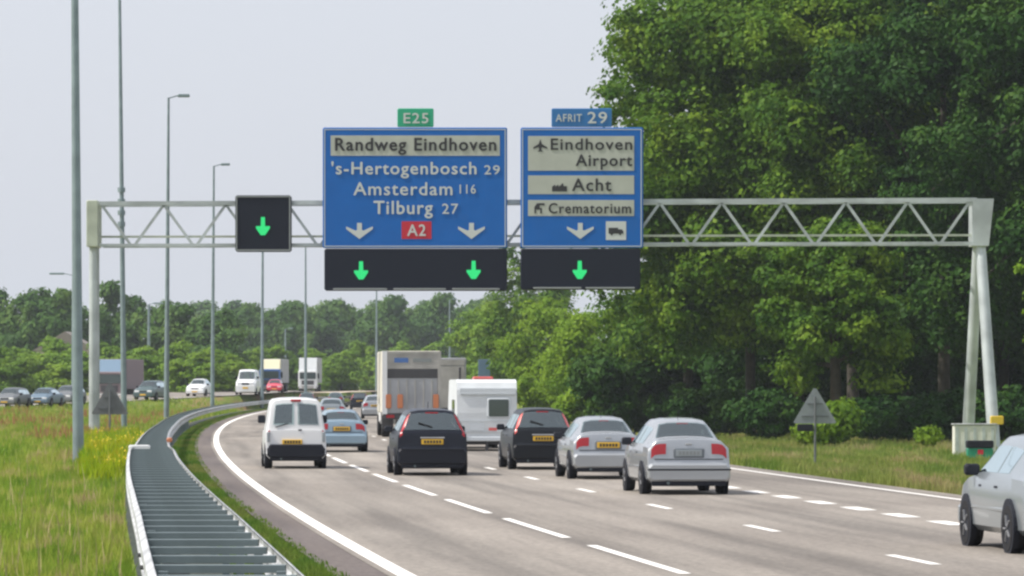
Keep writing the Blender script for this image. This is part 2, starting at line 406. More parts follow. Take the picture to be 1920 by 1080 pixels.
M['grass_s'] = grass_mat('strip_grass', [(.36, (.08, .17, .03)), (.5, (.14, .22, .04)), (.66, (.24, .24, .08))], sc=.7)

def scatter(n, dlo, dhi, fx0, fx1, pw=1.6):
    d = dlo*(dhi/dlo)**(nr.uniform(0, 1, n)**.9)
    x = fx0(d)+(fx1(d)-fx0(d))*nr.uniform(0, 1, n)
    return np.stack([x, d, GZ(x, d)], 1)
wedge = lambda d: -.145*d-1
p = scatter(90000, 30, 130, wedge, lambda d: GC(d)-GW(d)-.1)
tag(blades('meadow_grass', p, .24, .020, M['grass']), 'long green and straw coloured grass of the median meadow nearest the camera', 'grass', kind='stuff')
p = scatter(70000, 125, 380, wedge, lambda d: GC(d)-GW(d)-.1); p = p[(p[:, 0] > OX(p[:, 1])+3)]
tag(blades('meadow_grass', p, .34, .05, M['grass']), 'distant median meadow grass in front of the far carriageway', 'grass', kind='stuff')
p = scatter(11000, 95, 175, lambda d: S(150, d), lambda d: RX(d)-2.9)
tag(blades('flowering_grass', p, .42, .05, M['grass_y']), 'bright yellow green grass around the gantry foot', 'grass', kind='stuff')
p = scatter(9000, 150, 330, wedge, lambda d: RX(d)-4); p = p[(p[:, 0] > OX(p[:, 1])+3)]
q = np.sin(p[:, 0]*1.1+p[:, 1]*.05)+np.sin(p[:, 1]*.11+1) > .5; p = p[q]
tag(blades('sorrel', p, .55, .05, M['grass_r']), 'patches of reddish brown sorrel in the median meadow', 'weeds', kind='stuff')
p = scatter(1800, 30, 330, wedge, lambda d: GC(d)-GW(d)-.2); p = p[(p[:, 0] > OX(p[:, 1])+3)]
tag(blades('seed_stalks', p, .50, .014, M['straw'], .25), 'thin straw coloured seed stalks standing above the meadow grass', 'grass', kind='stuff')
p = scatter(520, 105, 190, lambda d: S(170, d), lambda d: GC(d)-GW(d)-.3)
fl = MB()
for q in p[(np.sin(p[:, 1]*.31)+np.sin(p[:, 0]*1.7)) > .1]:
    h_ = .3+.15*nr.uniform(); w_ = .035
    fl.add([(q[0]-w_, q[1], q[2]+h_), (q[0], q[1]-w_, q[2]+h_+.01), (q[0]+w_, q[1], q[2]+h_), (q[0], q[1]+w_, q[2]+h_+.01), (q[0], q[1], q[2]+h_+.06)], [(0, 1, 4), (1, 2, 4), (2, 3, 4), (3, 0, 4)])
tag(fl.build('yellow_flowers', M['flower']), 'small yellow flowers scattered in the meadow grass', 'flowers', kind='stuff')
p = scatter(60000, 30, 420, lambda d: GC(d)+GW(d)+.02, lambda d: RX(d)-.80)
tag(blades('strip_grass', p, .10, .02, M['grass_s']), 'narrow strip of short grass between guardrail and asphalt', 'grass', kind='stuff')
p = scatter(9000, 30, 420, lambda d: RX(d)-1.0, lambda d: RX(d)-.62); p[:, 2] = -.02
tag(blades('strip_grass', p, .06, .02, M['grass_s']), 'ragged grass edge creeping over the shoulder asphalt', 'grass', kind='stuff')
p = scatter(110000, 66, 240, lambda d: RX(d)+14.28, lambda d: np.maximum(RX(d)+22, .135*d+1))
tag(blades('verge_grass', p, .22, .03, M['grass_v']), 'dry pale green grass of the right verge below the trees', 'grass', kind='stuff')

# ------------------------------------------------------------------ trees
def crown_mesh(name, blobs, clumps, per, leaf, mat, spread=.7, seed=1, inner=.25):
    r = np.random.RandomState(seed)
    B = np.array(blobs, float); vol = (B[:, 3]*B[:, 4]*B[:, 5])**(2/3); vol /= vol.sum()
    k = r.choice(len(B), clumps, p=vol)
    dirs = r.normal(size=(clumps, 3)); dirs /= np.linalg.norm(dirs, axis=1)[:, None]
    rad = np.where(r.uniform(size=clumps) < inner, r.uniform(.35, .8, clumps), r.uniform(.80, 1.0, clumps))
    C = B[k, :3]+dirs*B[k, 3:6]*rad[:, None]
    size = spread*r.uniform(.55, 1.35, clumps)
    n = clumps*per
    o = r.normal(size=(n, 3)); o /= np.linalg.norm(o, axis=1)[:, None]; o *= (r.uniform(size=n)**.45)[:, None]
    o[:, 2] *= .6
    ci = np.repeat(np.arange(clumps), per)
    P = C[ci]+o*size[ci][:, None]
    nn = dirs[ci]*.45+o*.95+r.normal(size=(n, 3))*.38+np.array([0, 0, .4]); nn /= np.linalg.norm(nn, axis=1)[:, None]
    t = np.cross(nn, r.normal(size=(n, 3))); t /= np.linalg.norm(t, axis=1)[:, None]; b = np.cross(nn, t)
    L = leaf*r.uniform(.6, 1.3, n)[:, None]
    V = np.stack([P-t*L*.5, P+b*L*.33-nn*L*.08, P+t*L*.5, P-b*L*.33-nn*L*.08], 1)
    me = bpy.data.meshes.new(name); me.vertices.add(4*n); me.vertices.foreach_set('co', V.reshape(-1))
    me.loops.add(4*n); me.loops.foreach_set('vertex_index', np.arange(4*n))
    me.polygons.add(n); me.polygons.foreach_set('loop_start', np.arange(n)*4)
    me.update(calc_edges=True); me.materials.append(mat)
    return me

def tree(name, label, cat, loc, blobs, clumps, per, leaf, mat, spread=.7, seed=1, trunk_h=None, trunk_r=.3, group=None, rz=0., limbs=5):
    t = thing(name, label, cat, loc, rz, group)
    o = bpy.data.objects.new('crown', crown_mesh('crown', blobs, clumps, per, leaf, mat, spread, seed)); COL.objects.link(o); o.parent = t
    if trunk_h:
        mb = MB(); r = random.Random(seed)
        top = Vector((r.uniform(-.4, .4), r.uniform(-.4, .4), trunk_h))
        mid = Vector((top.x*.3, top.y*.3, trunk_h*.45))
        mb.tube((0, 0, -.4), mid, trunk_r, trunk_r*.75, 9); mb.tube(mid, top, trunk_r*.75, trunk_r*.35, 9)
        bl = sorted(blobs, key=lambda b: -b[3])
        for i in range(min(limbs, len(bl))):
            b = bl[i]; s = mid.lerp(top, r.uniform(.0, .8)); e = Vector(b[:3])
            mb.tube(s, s.lerp(e, .5)+Vector((0, 0, .3)), trunk_r*.4, trunk_r*.25, 6); mb.tube(s.lerp(e, .5)+Vector((0, 0, .3)), e, trunk_r*.25, trunk_r*.1, 6)
        mb.build('trunk', M['bark'], t, smooth=True)
    return t

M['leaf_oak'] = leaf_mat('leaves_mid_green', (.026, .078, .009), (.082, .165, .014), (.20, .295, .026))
M['leaf_shade'] = leaf_mat('leaves_shade_green', (.009, .036, .006), (.024, .070, .009), (.060, .118, .014), trans=.2)  # the wood's shade is put into this darker leaf colour
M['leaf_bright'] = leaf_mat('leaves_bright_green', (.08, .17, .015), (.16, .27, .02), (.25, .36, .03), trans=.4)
M['leaf_far'] = leaf_mat('leaves_far_green', (.04, .10, .025), (.075, .155, .03), (.13, .21, .04), scale=.15)
M['leaf_far2'] = leaf_mat('leaves_far_bright', (.09, .18, .02), (.15, .26, .03), (.23, .34, .035), scale=.15)

def big_blobs(R, H, base, seed, n=26, flat=.8, pk=.42):
    r = random.Random(seed); out = []
    out.append((0, 0, base+(H-base)*.55, R*.62, R*.62, (H-base)*.36))
    for i in range(n):
        a = r.uniform(0, 2*math.pi); f = r.random()
        z = base+(H-base)*(.08+.84*f)
        prof = math.sqrt(max(0.05, 1-((f-pk)/(.62 if f < pk else max(.40, 1.04-pk)))**2))      # egg shaped envelope
        q = R*prof*r.uniform(.60, .86); s = R*r.uniform(.20, .34)
        out.append((q*math.cos(a), q*math.sin(a), z, s, s, s*flat))
    return out
G_R = 'trees of the wood right of the motorway'
def rt(px, d, R, H, base, mat, label, seed, clumps=900, per=38, leaf=.31, spread=.95, name='broadleaf_tree', n=26, trunk_r=.35, dy=0, pk=.42):
    x = S(px, d); z = float(GZ(x, d))
    return tree(name, label, 'tree', (x, d, z), big_blobs(R, H, base, seed, n, pk=pk), clumps, per, leaf, M[mat], spread, seed, H*.7, trunk_r, G_R)
rt(1408, 238, 10.2, 25.8, 5.0, 'leaf_oak', 'tallest leafy tree behind the smaller blue sign, its crown rising out of the picture', 3, 3300, 40, leaf=.34, spread=1.0, n=90, trunk_r=.32, pk=.54)
rt(1290, 262, 6.0, 18, 3, 'leaf_oak', 'mid green tree whose crown shows just right of the smaller blue sign board', 5, 900)
rt(1600, 228, 6.6, 28, 6., 'leaf_oak', 'tall mid green tree rising above the middle of the bare truss', 8, 1300, n=36)
rt(1770, 222, 6.6, 29, 3, 'leaf_shade', 'tall dark tree rising above the right end of the truss', 12, 1300, n=36)
rt(1960, 214, 7., 29, 1.5, 'leaf_shade', 'dark tree at the edge of the wood behind the gantry leg', 15, 1300, n=36)
rt(1500, 250, 6.5, 16, 1, 'leaf_shade', 'shaded dark tree standing deep behind the triangular sign', 18, 800)
rt(1700, 244, 6.5, 15, 1, 'leaf_shade', 'shaded dark tree deep in the wood below the truss', 21, 800)
rt(1880, 236, 6.5, 14, 1, 'leaf_shade', 'shaded dark tree deep in the wood behind the gantry legs', 23, 800)
rt(1330, 285, 6.5, 14, 1, 'leaf_shade', 'dark tree filling the gap below the smaller blue sign', 25, 700)
rt(1570, 206, 3.9, 10.6, 2.6, 'leaf_oak', 'low tree with sunlit leaves hanging below the truss, left of the gantry legs', 28, 900, 28, .28, .62)
rt(1240, 300, 4.6, 10.4, .8, 'leaf_oak', 'low round tree right above the silver saloon with yellow plate', 31, 700)
rt(1130, 320, 4.2, 9.2, .5, 'leaf_bright', 'bright yellow green bushy tree below the smaller blue sign', 33, 700, 26, .30)
rt(1040, 365, 4.4, 10.2, .5, 'leaf_bright', 'bright bushy tree just right of the caravan roof', 36, 600, 24, .34)
rt(985, 430, 5.4, 18.2, 1.5, 'leaf_oak', 'tree seen in the gap between the two blue sign boards', 38, 600, 24, .4)
rt(905, 520, 5.2, 12.5, .8, 'leaf_far2', 'hazy pale green tree behind the truck and caravan', 41, 500, 24, .45)
rt(960, 470, 5.0, 12.2, .8, 'leaf_far2', 'pale green tree between the caravan and the bright bushy trees', 43, 500, 24, .42)
# branches reaching in at the picture's right edge
rt(2040, 168, 2.5, 13.5, 1.0, 'leaf_bright', 'young tree reaching in at the far right beside the gantry leg', 47, 300, 24, .26, .5, name='young_tree', trunk_r=.14)
# undergrowth at the wood's foot
ub = [(1200, 262, 2.6, 2.6, 'leaf_shade', 'dark bush behind the roof of the silver saloon with yellow plate'),
      (1330, 238, 2.8, 2.8, 'leaf_shade', 'dark bush behind the roof of the silver saloon with pale plate'),
      (1440, 222, 2.7, 2.6, 'leaf_shade', 'dark bush left of the triangular sign'),
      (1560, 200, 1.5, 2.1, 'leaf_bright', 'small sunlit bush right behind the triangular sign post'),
      (1640, 215, 2.8, 2.4, 'leaf_shade', 'dark bush between the triangular sign and the gantry leg'),
      (1760, 208, 2.8, 2.5, 'leaf_shade', 'dark bush just left of the concrete block'),
      (1900, 204, 2.8, 2.8, 'leaf_shade', 'dark bush behind the roof of the grey saloon at the frame edge'),
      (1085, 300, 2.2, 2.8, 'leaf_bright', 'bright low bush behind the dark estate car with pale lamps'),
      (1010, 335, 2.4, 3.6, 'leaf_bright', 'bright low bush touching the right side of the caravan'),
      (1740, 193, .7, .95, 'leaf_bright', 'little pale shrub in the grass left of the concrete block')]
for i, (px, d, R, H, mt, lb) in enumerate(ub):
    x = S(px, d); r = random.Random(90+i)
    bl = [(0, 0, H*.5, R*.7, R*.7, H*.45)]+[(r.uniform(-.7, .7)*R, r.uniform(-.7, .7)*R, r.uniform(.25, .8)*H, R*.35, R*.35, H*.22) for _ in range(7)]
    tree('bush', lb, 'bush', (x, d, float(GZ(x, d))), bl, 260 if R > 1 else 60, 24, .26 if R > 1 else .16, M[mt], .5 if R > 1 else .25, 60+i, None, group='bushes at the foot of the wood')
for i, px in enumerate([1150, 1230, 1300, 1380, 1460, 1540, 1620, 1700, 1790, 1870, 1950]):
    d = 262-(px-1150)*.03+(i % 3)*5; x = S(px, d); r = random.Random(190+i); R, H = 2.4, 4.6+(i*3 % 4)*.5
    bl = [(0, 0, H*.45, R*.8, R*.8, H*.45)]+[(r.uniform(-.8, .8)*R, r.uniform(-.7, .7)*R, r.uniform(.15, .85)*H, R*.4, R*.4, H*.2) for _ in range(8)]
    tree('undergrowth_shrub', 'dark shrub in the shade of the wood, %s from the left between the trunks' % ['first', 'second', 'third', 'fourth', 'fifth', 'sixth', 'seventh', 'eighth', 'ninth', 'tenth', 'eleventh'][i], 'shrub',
         (x, d, float(GZ(x, d))), bl, 330, 26, .34, M['leaf_shade'], .6, 160+i, None, group='shrubs in the shade of the wood')
# deep wood behind, further dark trees that close the gaps between the front ones
proto = None
for i, (px, d) in enumerate([(1420, 285), (1560, 275), (1690, 270), (1810, 262), (1940, 255), (2060, 240)]):
    x = S(px, d)
    if proto is None:
        proto = tree('wood_tree', None, 'tree', (x, d, 0), big_blobs(7.8, 32, .3, 50, 46), 1900, 30, .5, M['leaf_shade'], .95, 50, 18, .35, 'trees deep in the dark wood'); o = proto
    else: o = copy_tree(proto)
    o.location = (x, d, float(GZ(x, d))); o.rotation_euler.z = i*1.3; o.scale = (1, 1, 1+.04*((i*7) % 3))
    o['label'] = 'tall dark tree hidden deep inside the wood behind the gantry truss'

# distant tree lines, left of the motorway and beyond its bend
far_protos = []
for k, (R, H, mt) in enumerate([(5.6, 12, 'leaf_far'), (4.6, 12, 'leaf_far'), (5.6, 11, 'leaf_far2')]):
    t = tree('distant_tree', 'x', 'tree', (0, 0, 0), big_blobs(R, H, 1. if k < 2 else -.6, 70+k, 18), 460, 22, .60, M[mt], 1.0, 70+k, H*.65, .25, 'far tree line'); far_protos.append([t, False, H])
def far(k, px, d, top_y, label, wid=1., group='far tree line', nm='distant_tree'):
    t, used, H0 = far_protos[k]
    o = t if not used else copy_tree(t); far_protos[k][1] = True
    x = S(px, d); z = 1.2 if px < 850 else 0.
    h = ZP(top_y, d)-z; o.location = (x, d, z); o.scale = (wid*(.6+.4*h/H0), wid, h/H0); o.rotation_euler.z = (px*.7) % 6.28
    o.name = nm; o['label'] = label; o['group'] = group
    return o
land = [(-10, 'at the far left above the grey hatchback'), (45, 'above the silver car'), (100, 'left of the nearest lamp post'), (165, 'behind the gantry leg'),
        (222, 'tallest of the left line, behind the second lamp post'), (285, 'right of the truck with the blue cab'), (340, 'above the white car'), (395, 'behind the fourth lamp post')]
tops = [540, 536, 542, 560, 528, 560, 568, 575]
for (px, w), ty in zip(land, tops):
    far(0 if px % 2 else 1, px, 560+(px*37) % 60, ty+2, 'distant dark green tree '+w, 1.05)
n_ord = ['first', 'second', 'third', 'fourth', 'fifth', 'sixth', 'seventh', 'eighth', 'ninth', 'tenth', 'eleventh', 'twelfth', 'thirteenth', 'fourteenth']
for i, px in enumerate([440, 480, 520, 560, 600, 645, 690, 735, 780, 825, 870, 915]):
    ty = [576, 570, 566, 572, 560, 572, 566, 556, 562, 552, 560, 556][i]
    far(i % 2, px, 830+(i*53) % 90, ty, 'bluish hazy tree, %s from the left in the line beyond the bend' % n_ord[i], 1.2, 'hazy trees beyond the bend')
for i, px in enumerate([380, 455, 530, 610, 700, 790, 880]):
    far(1, px, 1150+(i*31) % 60, 566, 'faint blue tree on the skyline beyond the bend', 1.9, 'faint skyline trees')
for i, px in enumerate([0, 52, 105, 150, 205, 262, 318, 372, 420, 470, 530, 590, 640, 690, 750, 810]):
    d = 470+(i*29) % 40+(i > 8)*120+(i > 12)*60
    ty = [640, 652, 632, 655, 640, 650, 640, 652, 655, 650, 648, 652, 655, 640, 640, 640][i]
    far(2, px, d, ty, ('bright green bush, %s from the left along the far carriageway' % n_ord[i]) if i < 14 else ('bright green bush beyond the bend above the truck box' if i == 14 else 'bright green bush beyond the bend right of the truck box'), .85, 'bright bushes behind the far carriageway', 'distant_bush')
# house glimpsed between the trees
hs = thing('house', 'pale house with dark roof glimpsed between the distant trees behind the nearest lamp post', 'house', (S(122, 520), 520, 1.2))
MB().box(-3.5, 3.5, 0, 7, 0, 5.2).build('wall', M['house'], hs)
MB().prism([(-4, 5.2), (4, 5.2), (0, 7.6)], -.3, 7.3).build('roof', M['roof'], hs)
for xx in (-2, 1.2): MB().box(xx, xx+1, -.06, .02, 3.2, 4.4).build('window', M['glass'], hs)

# ------------------------------------------------------------------ guardrail
gr = thing('guardrail', 'double sided galvanised guardrail with cross bars curving along the median', 'guardrail', (0, 0, 0))
prof = [(0, .44), (.05, .46), (.055, .52), (.0, .56), (.0, .60), (.055, .64), (.05, .71), (0, .75)]
structure(strip('median_shade_wide', -.58, .58, -60, 95, -.02, M['rail_shade'], base=GC))  # dark strips standing in for the shade under the guardrail
structure(strip('median_shade', -.42, .42, 95, 600, -.02, M['rail_shade'], base=GC))
for sgn in (-1, 1):
    ds = np.concatenate([np.arange(-20, 160, 3.), np.arange(160, 600, 6.)])
    vs, fs = [], []; k = len(prof)*2
    for d in ds:
        c = GC(d)+sgn*GW(d)
        for w, z in prof: vs.append((c+sgn*w, d, z))
        for w, z in reversed(prof): vs.append((c+sgn*(w-.012), d, z))
    for j in range(len(ds)-1):
        for i in range(k):
            i2 = (i+1) % k; f = (j*k+i, j*k+i2, (j+1)*k+i2, (j+1)*k+i); fs.append(f if sgn > 0 else f[::-1])
    link('rail', vs, fs, M['galv_light'], gr)
def share(obj, parent):
    c = obj.copy(); COL.objects.link(c); c.parent = parent; return c
first = None
for i, d in enumerate(np.arange(24.3, 216, 2.0)):
    if first is None:
        first = MB().box(-.5, .5, -.09, .09, .655, .72).build('cross_bar', M['galv_bar'], gr); o = first
    else: o = share(first, gr)
    o.location = (GC(d), d, 0); o.scale = (GW(d)/.5*.97, 1, 1)
mb = MB()
for d in np.arange(216.3, 590, 2.0): mb.box(GC(d)-.33, GC(d)+.33, d-.07, d+.07, .66, .715)
tag(mb.build('cross_bars', M['galv_bar'], gr), None, None, kind='stuff')
first = None
for i, d in enumerate(np.arange(25.5, 225, 5.)):
    for sgn in (-1, 1):
        if first is None:
            first = MB().box(-.04, .04, -.05, .05, -.3, .70).build('post', M['galv_bar'], gr); o = first
        else: o = share(first, gr)
        o.location = (GC(d)+sgn*(GW(d)-.09), d, 0)
bolt = MB()
for d in (36.2, 38.6, 41.4):
    bolt.tube((GC(d)-GW(d)-.075, d, .60), (GC(d)-GW(d)-.0, d, .60), .022, n=10)
bolt.build('bolt_row', M['truck_dark'], gr)
# reflector marker on the right rail
MB().box(GC(112)+GW(112)-.02, GC(112)+GW(112)+.12, 111.9, 112.1, .75, .87, .03).build('reflector', M['orange'], gr)
MB().box(GC(104)-GW(104)-.1, GC(104)-GW(104)+.42, 103.9, 104.05, .62, .79, .03).build('end_plate', M['white_paint'], gr)

# ------------------------------------------------------------------ gantry
GD, GL, GRt = 187.0, S(181, 188), S(1838, 187)
sc_ = F/GD
gz = lambda py: EYE+(HOR-py)/sc_
gx = lambda px: (px-960)/sc_
gan = thing('gantry', 'white steel truss gantry spanning the whole motorway on a left post and splayed right legs', 'gantry', (GL, GD, 0))
def loc_(px, py, dy=0): return Vector((gx(px)-GL, dy, gz(py)))
dep = .75
tl, tr_ = 383, 376
bl_, br_ = 461, 457
def topy(px): return tl+(tr_-tl)*(px-179)/(1838-179)
def boty(px): return bl_+(br_-bl_)*(px-179)/(1838-179)
for dy in (-dep, dep):
    mb = MB(); mb.bar(loc_(190, topy(190), dy), loc_(1828, topy(1828), dy), .18, .19); mb.build('top_chord', M['truss'], gan)
    mb = MB(); mb.bar(loc_(190, boty(190), dy), loc_(1828, boty(1828), dy), .13, .14); mb.build('bottom_chord', M['truss'], gan)
MB().bar(loc_(190, 444, 0), loc_(1828, 441, 0), .09, .20).build('cable_tray', M['truss_dark'], gan)
nb = 14
for i in range(nb):
    a = 194+(1815-194)*i/nb; b = 194+(1815-194)*(i+1)/nb; m_ = (a+b)/2
    for (p, q) in (((a, topy(a)+3), (m_-5, boty(m_)-2)), ((b, topy(b)+3), (m_+5, boty(m_)-2))):
        mb = MB()
        for dy in (-dep, ): mb.bar(loc_(*p, dy), loc_(*q, dy), .12, .10)
        mb.build('diagonal', M['truss'], gan)
mb = MB()
for i in range(nb+1):
    a = 194+(1815-194)*i/nb
    mb.bar(loc_(a, topy(a), -dep), loc_(a, topy(a), dep), .08, .08); 
    if i < nb: mb.bar(loc_(a+58, boty(a), -dep), loc_(a+58, boty(a), dep), .06, .06)
mb.build('cross_brace', M['truss_dark'], gan)
# left post and its head
hb = MB(); hb.box(-.26, .24, -dep-.15, dep+.15, gz(464), gz(377), .04); hb.build('post_head', M['truss_dark'], gan)
g0 = float(GZ(GL, GD))
pm = MB()
for sg in (-1, 1):
    pm = MB(); pm.tube((0, sg*.45, g0-.1), (0, sg*.45, gz(462)), .20, .18, 14); pm.build('leg', M['truss'], gan, smooth=True)
# right A-shaped legs
rx = GRt-GL
gR = float(GZ(GRt, GD))
hb = MB(); hb.prism([(rx-.42, gz(462)), (rx+.28, gz(462)), (rx+.50, gz(374)), (rx-.42, gz(374))], -dep-.12, dep+.12); hb.build('post_head', M['truss'], gan)
hx = .078
for sg in (-1, 1):
    xs_ = .38 if sg < 0 else -.34
    pm = MB(); pm.tube((rx+xs_, sg*2.2, gR-.1), (rx-.05, sg*.5, gz(461)), .27, .23, 14); pm.build('leg', M['truss'], gan, smooth=True)
MB().box(rx+.16, rx+.72, -2.65, -2.35, gz(795), gz(779), .04).build('yellow_band', M['yellow'], gan)

# text
def text_mesh(s, x0, x1, z0, z1, y, mat, parent, bold=.02, name='lettering'):
    """s set to fill the box x0..x1, z0..z1 on the plane y, in the parent's frame"""
    cu = bpy.data.curves.new('t', 'FONT'); cu.body = s; cu.offset = 0; cu.extrude = .02; cu.space_character = 1.12
    cu.resolution_u = 3
    ob = bpy.data.objects.new('t', cu); COL.objects.link(ob)
    dg = bpy.context.evaluated_depsgraph_get(); dg.update()
    me = bpy.data.meshes.new_from_object(ob.evaluated_get(dg))
    bpy.data.objects.remove(ob)
    co = np.array([v.co[:] for v in me.vertices]); mn, mx = co.min(0), co.max(0)
    for v in me.vertices:
        v.co = (x0+(v.co.x-mn[0])/(mx[0]-mn[0])*(x1-x0), y-.006+(-.012 if v.co.z > 0 else 0), z0+(v.co.y-mn[1])/(mx[1]-mn[1])*(z1-z0))
    base = np.array([v.co[:] for v in me.vertices]); polys = [tuple(p.vertices) for p in me.polygons]; n = len(base)
    e = bold*(z1-z0)*.9; allv, allf = [], []
    for k, (ex, ez) in enumerate(((0, 0), (e, 0), (-e, 0), (0, e*.8), (0, -e*.8))):
        allv.append(base+np.array([ex, -.0006*k, ez])); allf += [tuple(i+n*k for i in p) for p in polys]
    me = bpy.data.meshes.new(name); me.from_pydata(np.concatenate(allv).tolist(), [], allf); me.update()
    me.materials.clear(); me.materials.append(mat)
    o = bpy.data.objects.new(name, me); COL.objects.link(o); o.parent = parent; return o

SD = 185.6; ss = F/SD
X_ = lambda px: (px-960)/ss
Z_ = lambda py: EYE+(HOR-py)/ss
def arrow_shape(cx, cy, w, h):
    """wide lane arrow pointing down"""
    pts = [(-.5, .28), (-.15, .02), (-.09, .06), (-.09, .5), (.09, .5), (.09, .06), (.15, .02), (.5, .28), (.5, .12), (0, -.5), (-.5, .12)]
    return [(X_(cx+p[0]*w), Z_(cy-p[1]*h)) for p in pts]
def board(name, label, cat, x0, x1, y0, y1):
    t = thing(name, label, cat, (X_((x0+x1)/2), SD, Z_(y1)))
    ox, oz = t.location.x, t.location.z
    R = lambda a: a-ox; Q = lambda a: a-oz
    MB().box(R(X_(x0)), R(X_(x1)), 0, .14, 0, Q(Z_(y0)), .05).build('board', M['sign_blue'], t)
    b = MB(); e = .035; xa, xb, zb_ = R(X_(x0+3)), R(X_(x1-3)), Q(Z_(y0+3)); za = .06
    b.box(xa, xb, -.008, .002, za, za+e); b.box(xa, xb, -.008, .002, zb_-e, zb_); b.box(xa, xa+e, -.008, .002, za+e, zb_-e); b.box(xb-e, xb, -.008, .002, za+e, zb_-e)
    b.build('border', M['sign_white'], t)
    for px in (x0+(x1-x0)*.2, x0+(x1-x0)*.8): MB().box(R(X_(px-3)), R(X_(px+3)), .145, .62, .2, Q(Z_(y0+8))).build('bracket', M['truss_dark'], t)
    return t, ox, oz
def panel(t, ox, oz, x0, x1, y0, y1, mat, name='panel', th=.012): return MB().box(X_(x0)-ox, X_(x1)-ox, -th, .002, Z_(y1)-oz, Z_(y0)-oz).build(name, mat, t)
def word(t, ox, oz, s, x0, x1, y0, y1, mat, y=-.008, bold=.02): return text_mesh(s, X_(x0)-ox, X_(x1)-ox, Z_(y1)-oz, Z_(y0)-oz, y, mat, t, bold)
def shape(t, ox, oz, pts, mat, name, y0=-.02, y1=-.002): return MB().prism([(x-ox, z-oz) for x, z in pts], y0, y1).build(name, mat, t)
def px_poly(pts): return [(X_(a), Z_(b)) for a, b in pts]

t, ox, oz = board('direction_sign', 'large blue sign reading Randweg Eindhoven with a green E25 tab on top', 'road sign', 605, 951, 239, 465)
panel(t, ox, oz, 620, 937, 254, 292, M['sign_panel'])
word(t, ox, oz, 'Randweg Eindhoven', 629, 930, 259, 290, M['sign_black'], -.014, .03)
word(t, ox, oz, "'s-Hertogenbosch", 622, 893, 303, 334, M['sign_white'])
word(t, ox, oz, '29', 908, 937, 310, 327, M['sign_white'], bold=.01)
word(t, ox, oz, 'Amsterdam', 663, 848, 342, 366, M['sign_white'])
word(t, ox, oz, '116', 862, 892, 346, 363, M['sign_white'], bold=.01)
word(t, ox, oz, 'Tilburg', 701, 811, 377, 409, M['sign_white'])
word(t, ox, oz, '27', 829, 859, 382, 401, M['sign_white'], bold=.01)
panel(t, ox, oz, 753, 809, 415, 448, M['sign_red'], 'route_shield')
word(t, ox, oz, 'A2', 764, 798, 421, 442, M['sign_white'], -.014)
for cx in (674, 884): shape(t, ox, oz, arrow_shape(cx, 433, 50, 30), M['sign_white'], 'arrow')
MB().box(X_(745)-ox, X_(813)-ox, .02, .12, Z_(238)-oz, Z_(203)-oz, .04).build('route_tab', M['sign_green'], t)
word(t, ox, oz, 'E25', 757, 803, 212, 231, M['sign_white'], .016)

t, ox, oz = board('direction_sign', 'smaller blue exit sign reading Eindhoven Airport, Acht and Crematorium', 'road sign', 976, 1206, 239, 465)
panel(t, ox, oz, 990, 1189, 255, 320, M['sign_panel']); panel(t, ox, oz, 990, 1189, 329, 364, M['sign_panel']); panel(t, ox, oz, 990, 1189, 375, 405, M['sign_panel'])
word(t, ox, oz, 'Eindhoven', 1033, 1185, 260, 281, M['sign_black'], -.014, .03)
word(t, ox, oz, 'Airport', 1080, 1185, 290, 318, M['sign_black'], -.014, .03)
word(t, ox, oz, 'Acht', 1073, 1146, 335, 358, M['sign_black'], -.014, .03)
word(t, ox, oz, 'Crematorium', 1029, 1183, 381, 400, M['sign_black'], -.014, .03)
shape(t, ox, oz, px_poly([(1013, 261), (1016, 270), (1026, 276), (1026, 279), (1016, 276), (1015, 281), (1018, 284), (1008, 284), (1011, 281), (1010, 276), (1000, 279), (1000, 276), (1010, 270)]), M['sign_black'], 'aircraft_symbol', -.024, -.013)
shape(t, ox, oz, px_poly([(1035, 359), (1035, 350), (1041, 346), (1041, 350), (1047, 346), (1047, 350), (1053, 346), (1053, 344), (1056, 344), (1057, 349), (1063, 349), (1063, 359)]), M['sign_black'], 'industry_symbol', -.024, -.013)
shape(t, ox, oz, px_poly([(1002, 400), (1002, 388), (1007, 381), (1021, 381), (1021, 385), (1012, 385), (1012, 390), (1016, 390), (1016, 400), (1013, 400), (1013, 393), (1005, 393), (1005, 400)]), M['sign_black'], 'crematorium_symbol', -.024, -.013)
shape(t, ox, oz, arrow_shape(1088, 433, 50, 30), M['sign_white'], 'arrow')
panel(t, ox, oz, 1136, 1174, 415, 450, M['sign_white'], 'pictogram_plate')
shape(t, ox, oz, px_poly([(1141, 438), (1141, 427), (1159, 427), (1159, 430), (1166, 430), (1169, 434), (1169, 438), (1165, 438), (1163, 442), (1160, 438), (1150, 438), (1147, 442), (1144, 438)]), M['sign_black'], 'lorry_symbol', -.024, -.013)
MB().box(X_(1034)-ox, X_(1147)-ox, .02, .12, Z_(238)-oz, Z_(203)-oz, .04).build('exit_tab', M['tab_blue'], t)
word(t, ox, oz, 'AFRIT', 1042, 1091, 214, 228, M['sign_white'], .016, .01)
word(t, ox, oz, '29', 1102, 1138, 210, 231, M['sign_white'], .016)

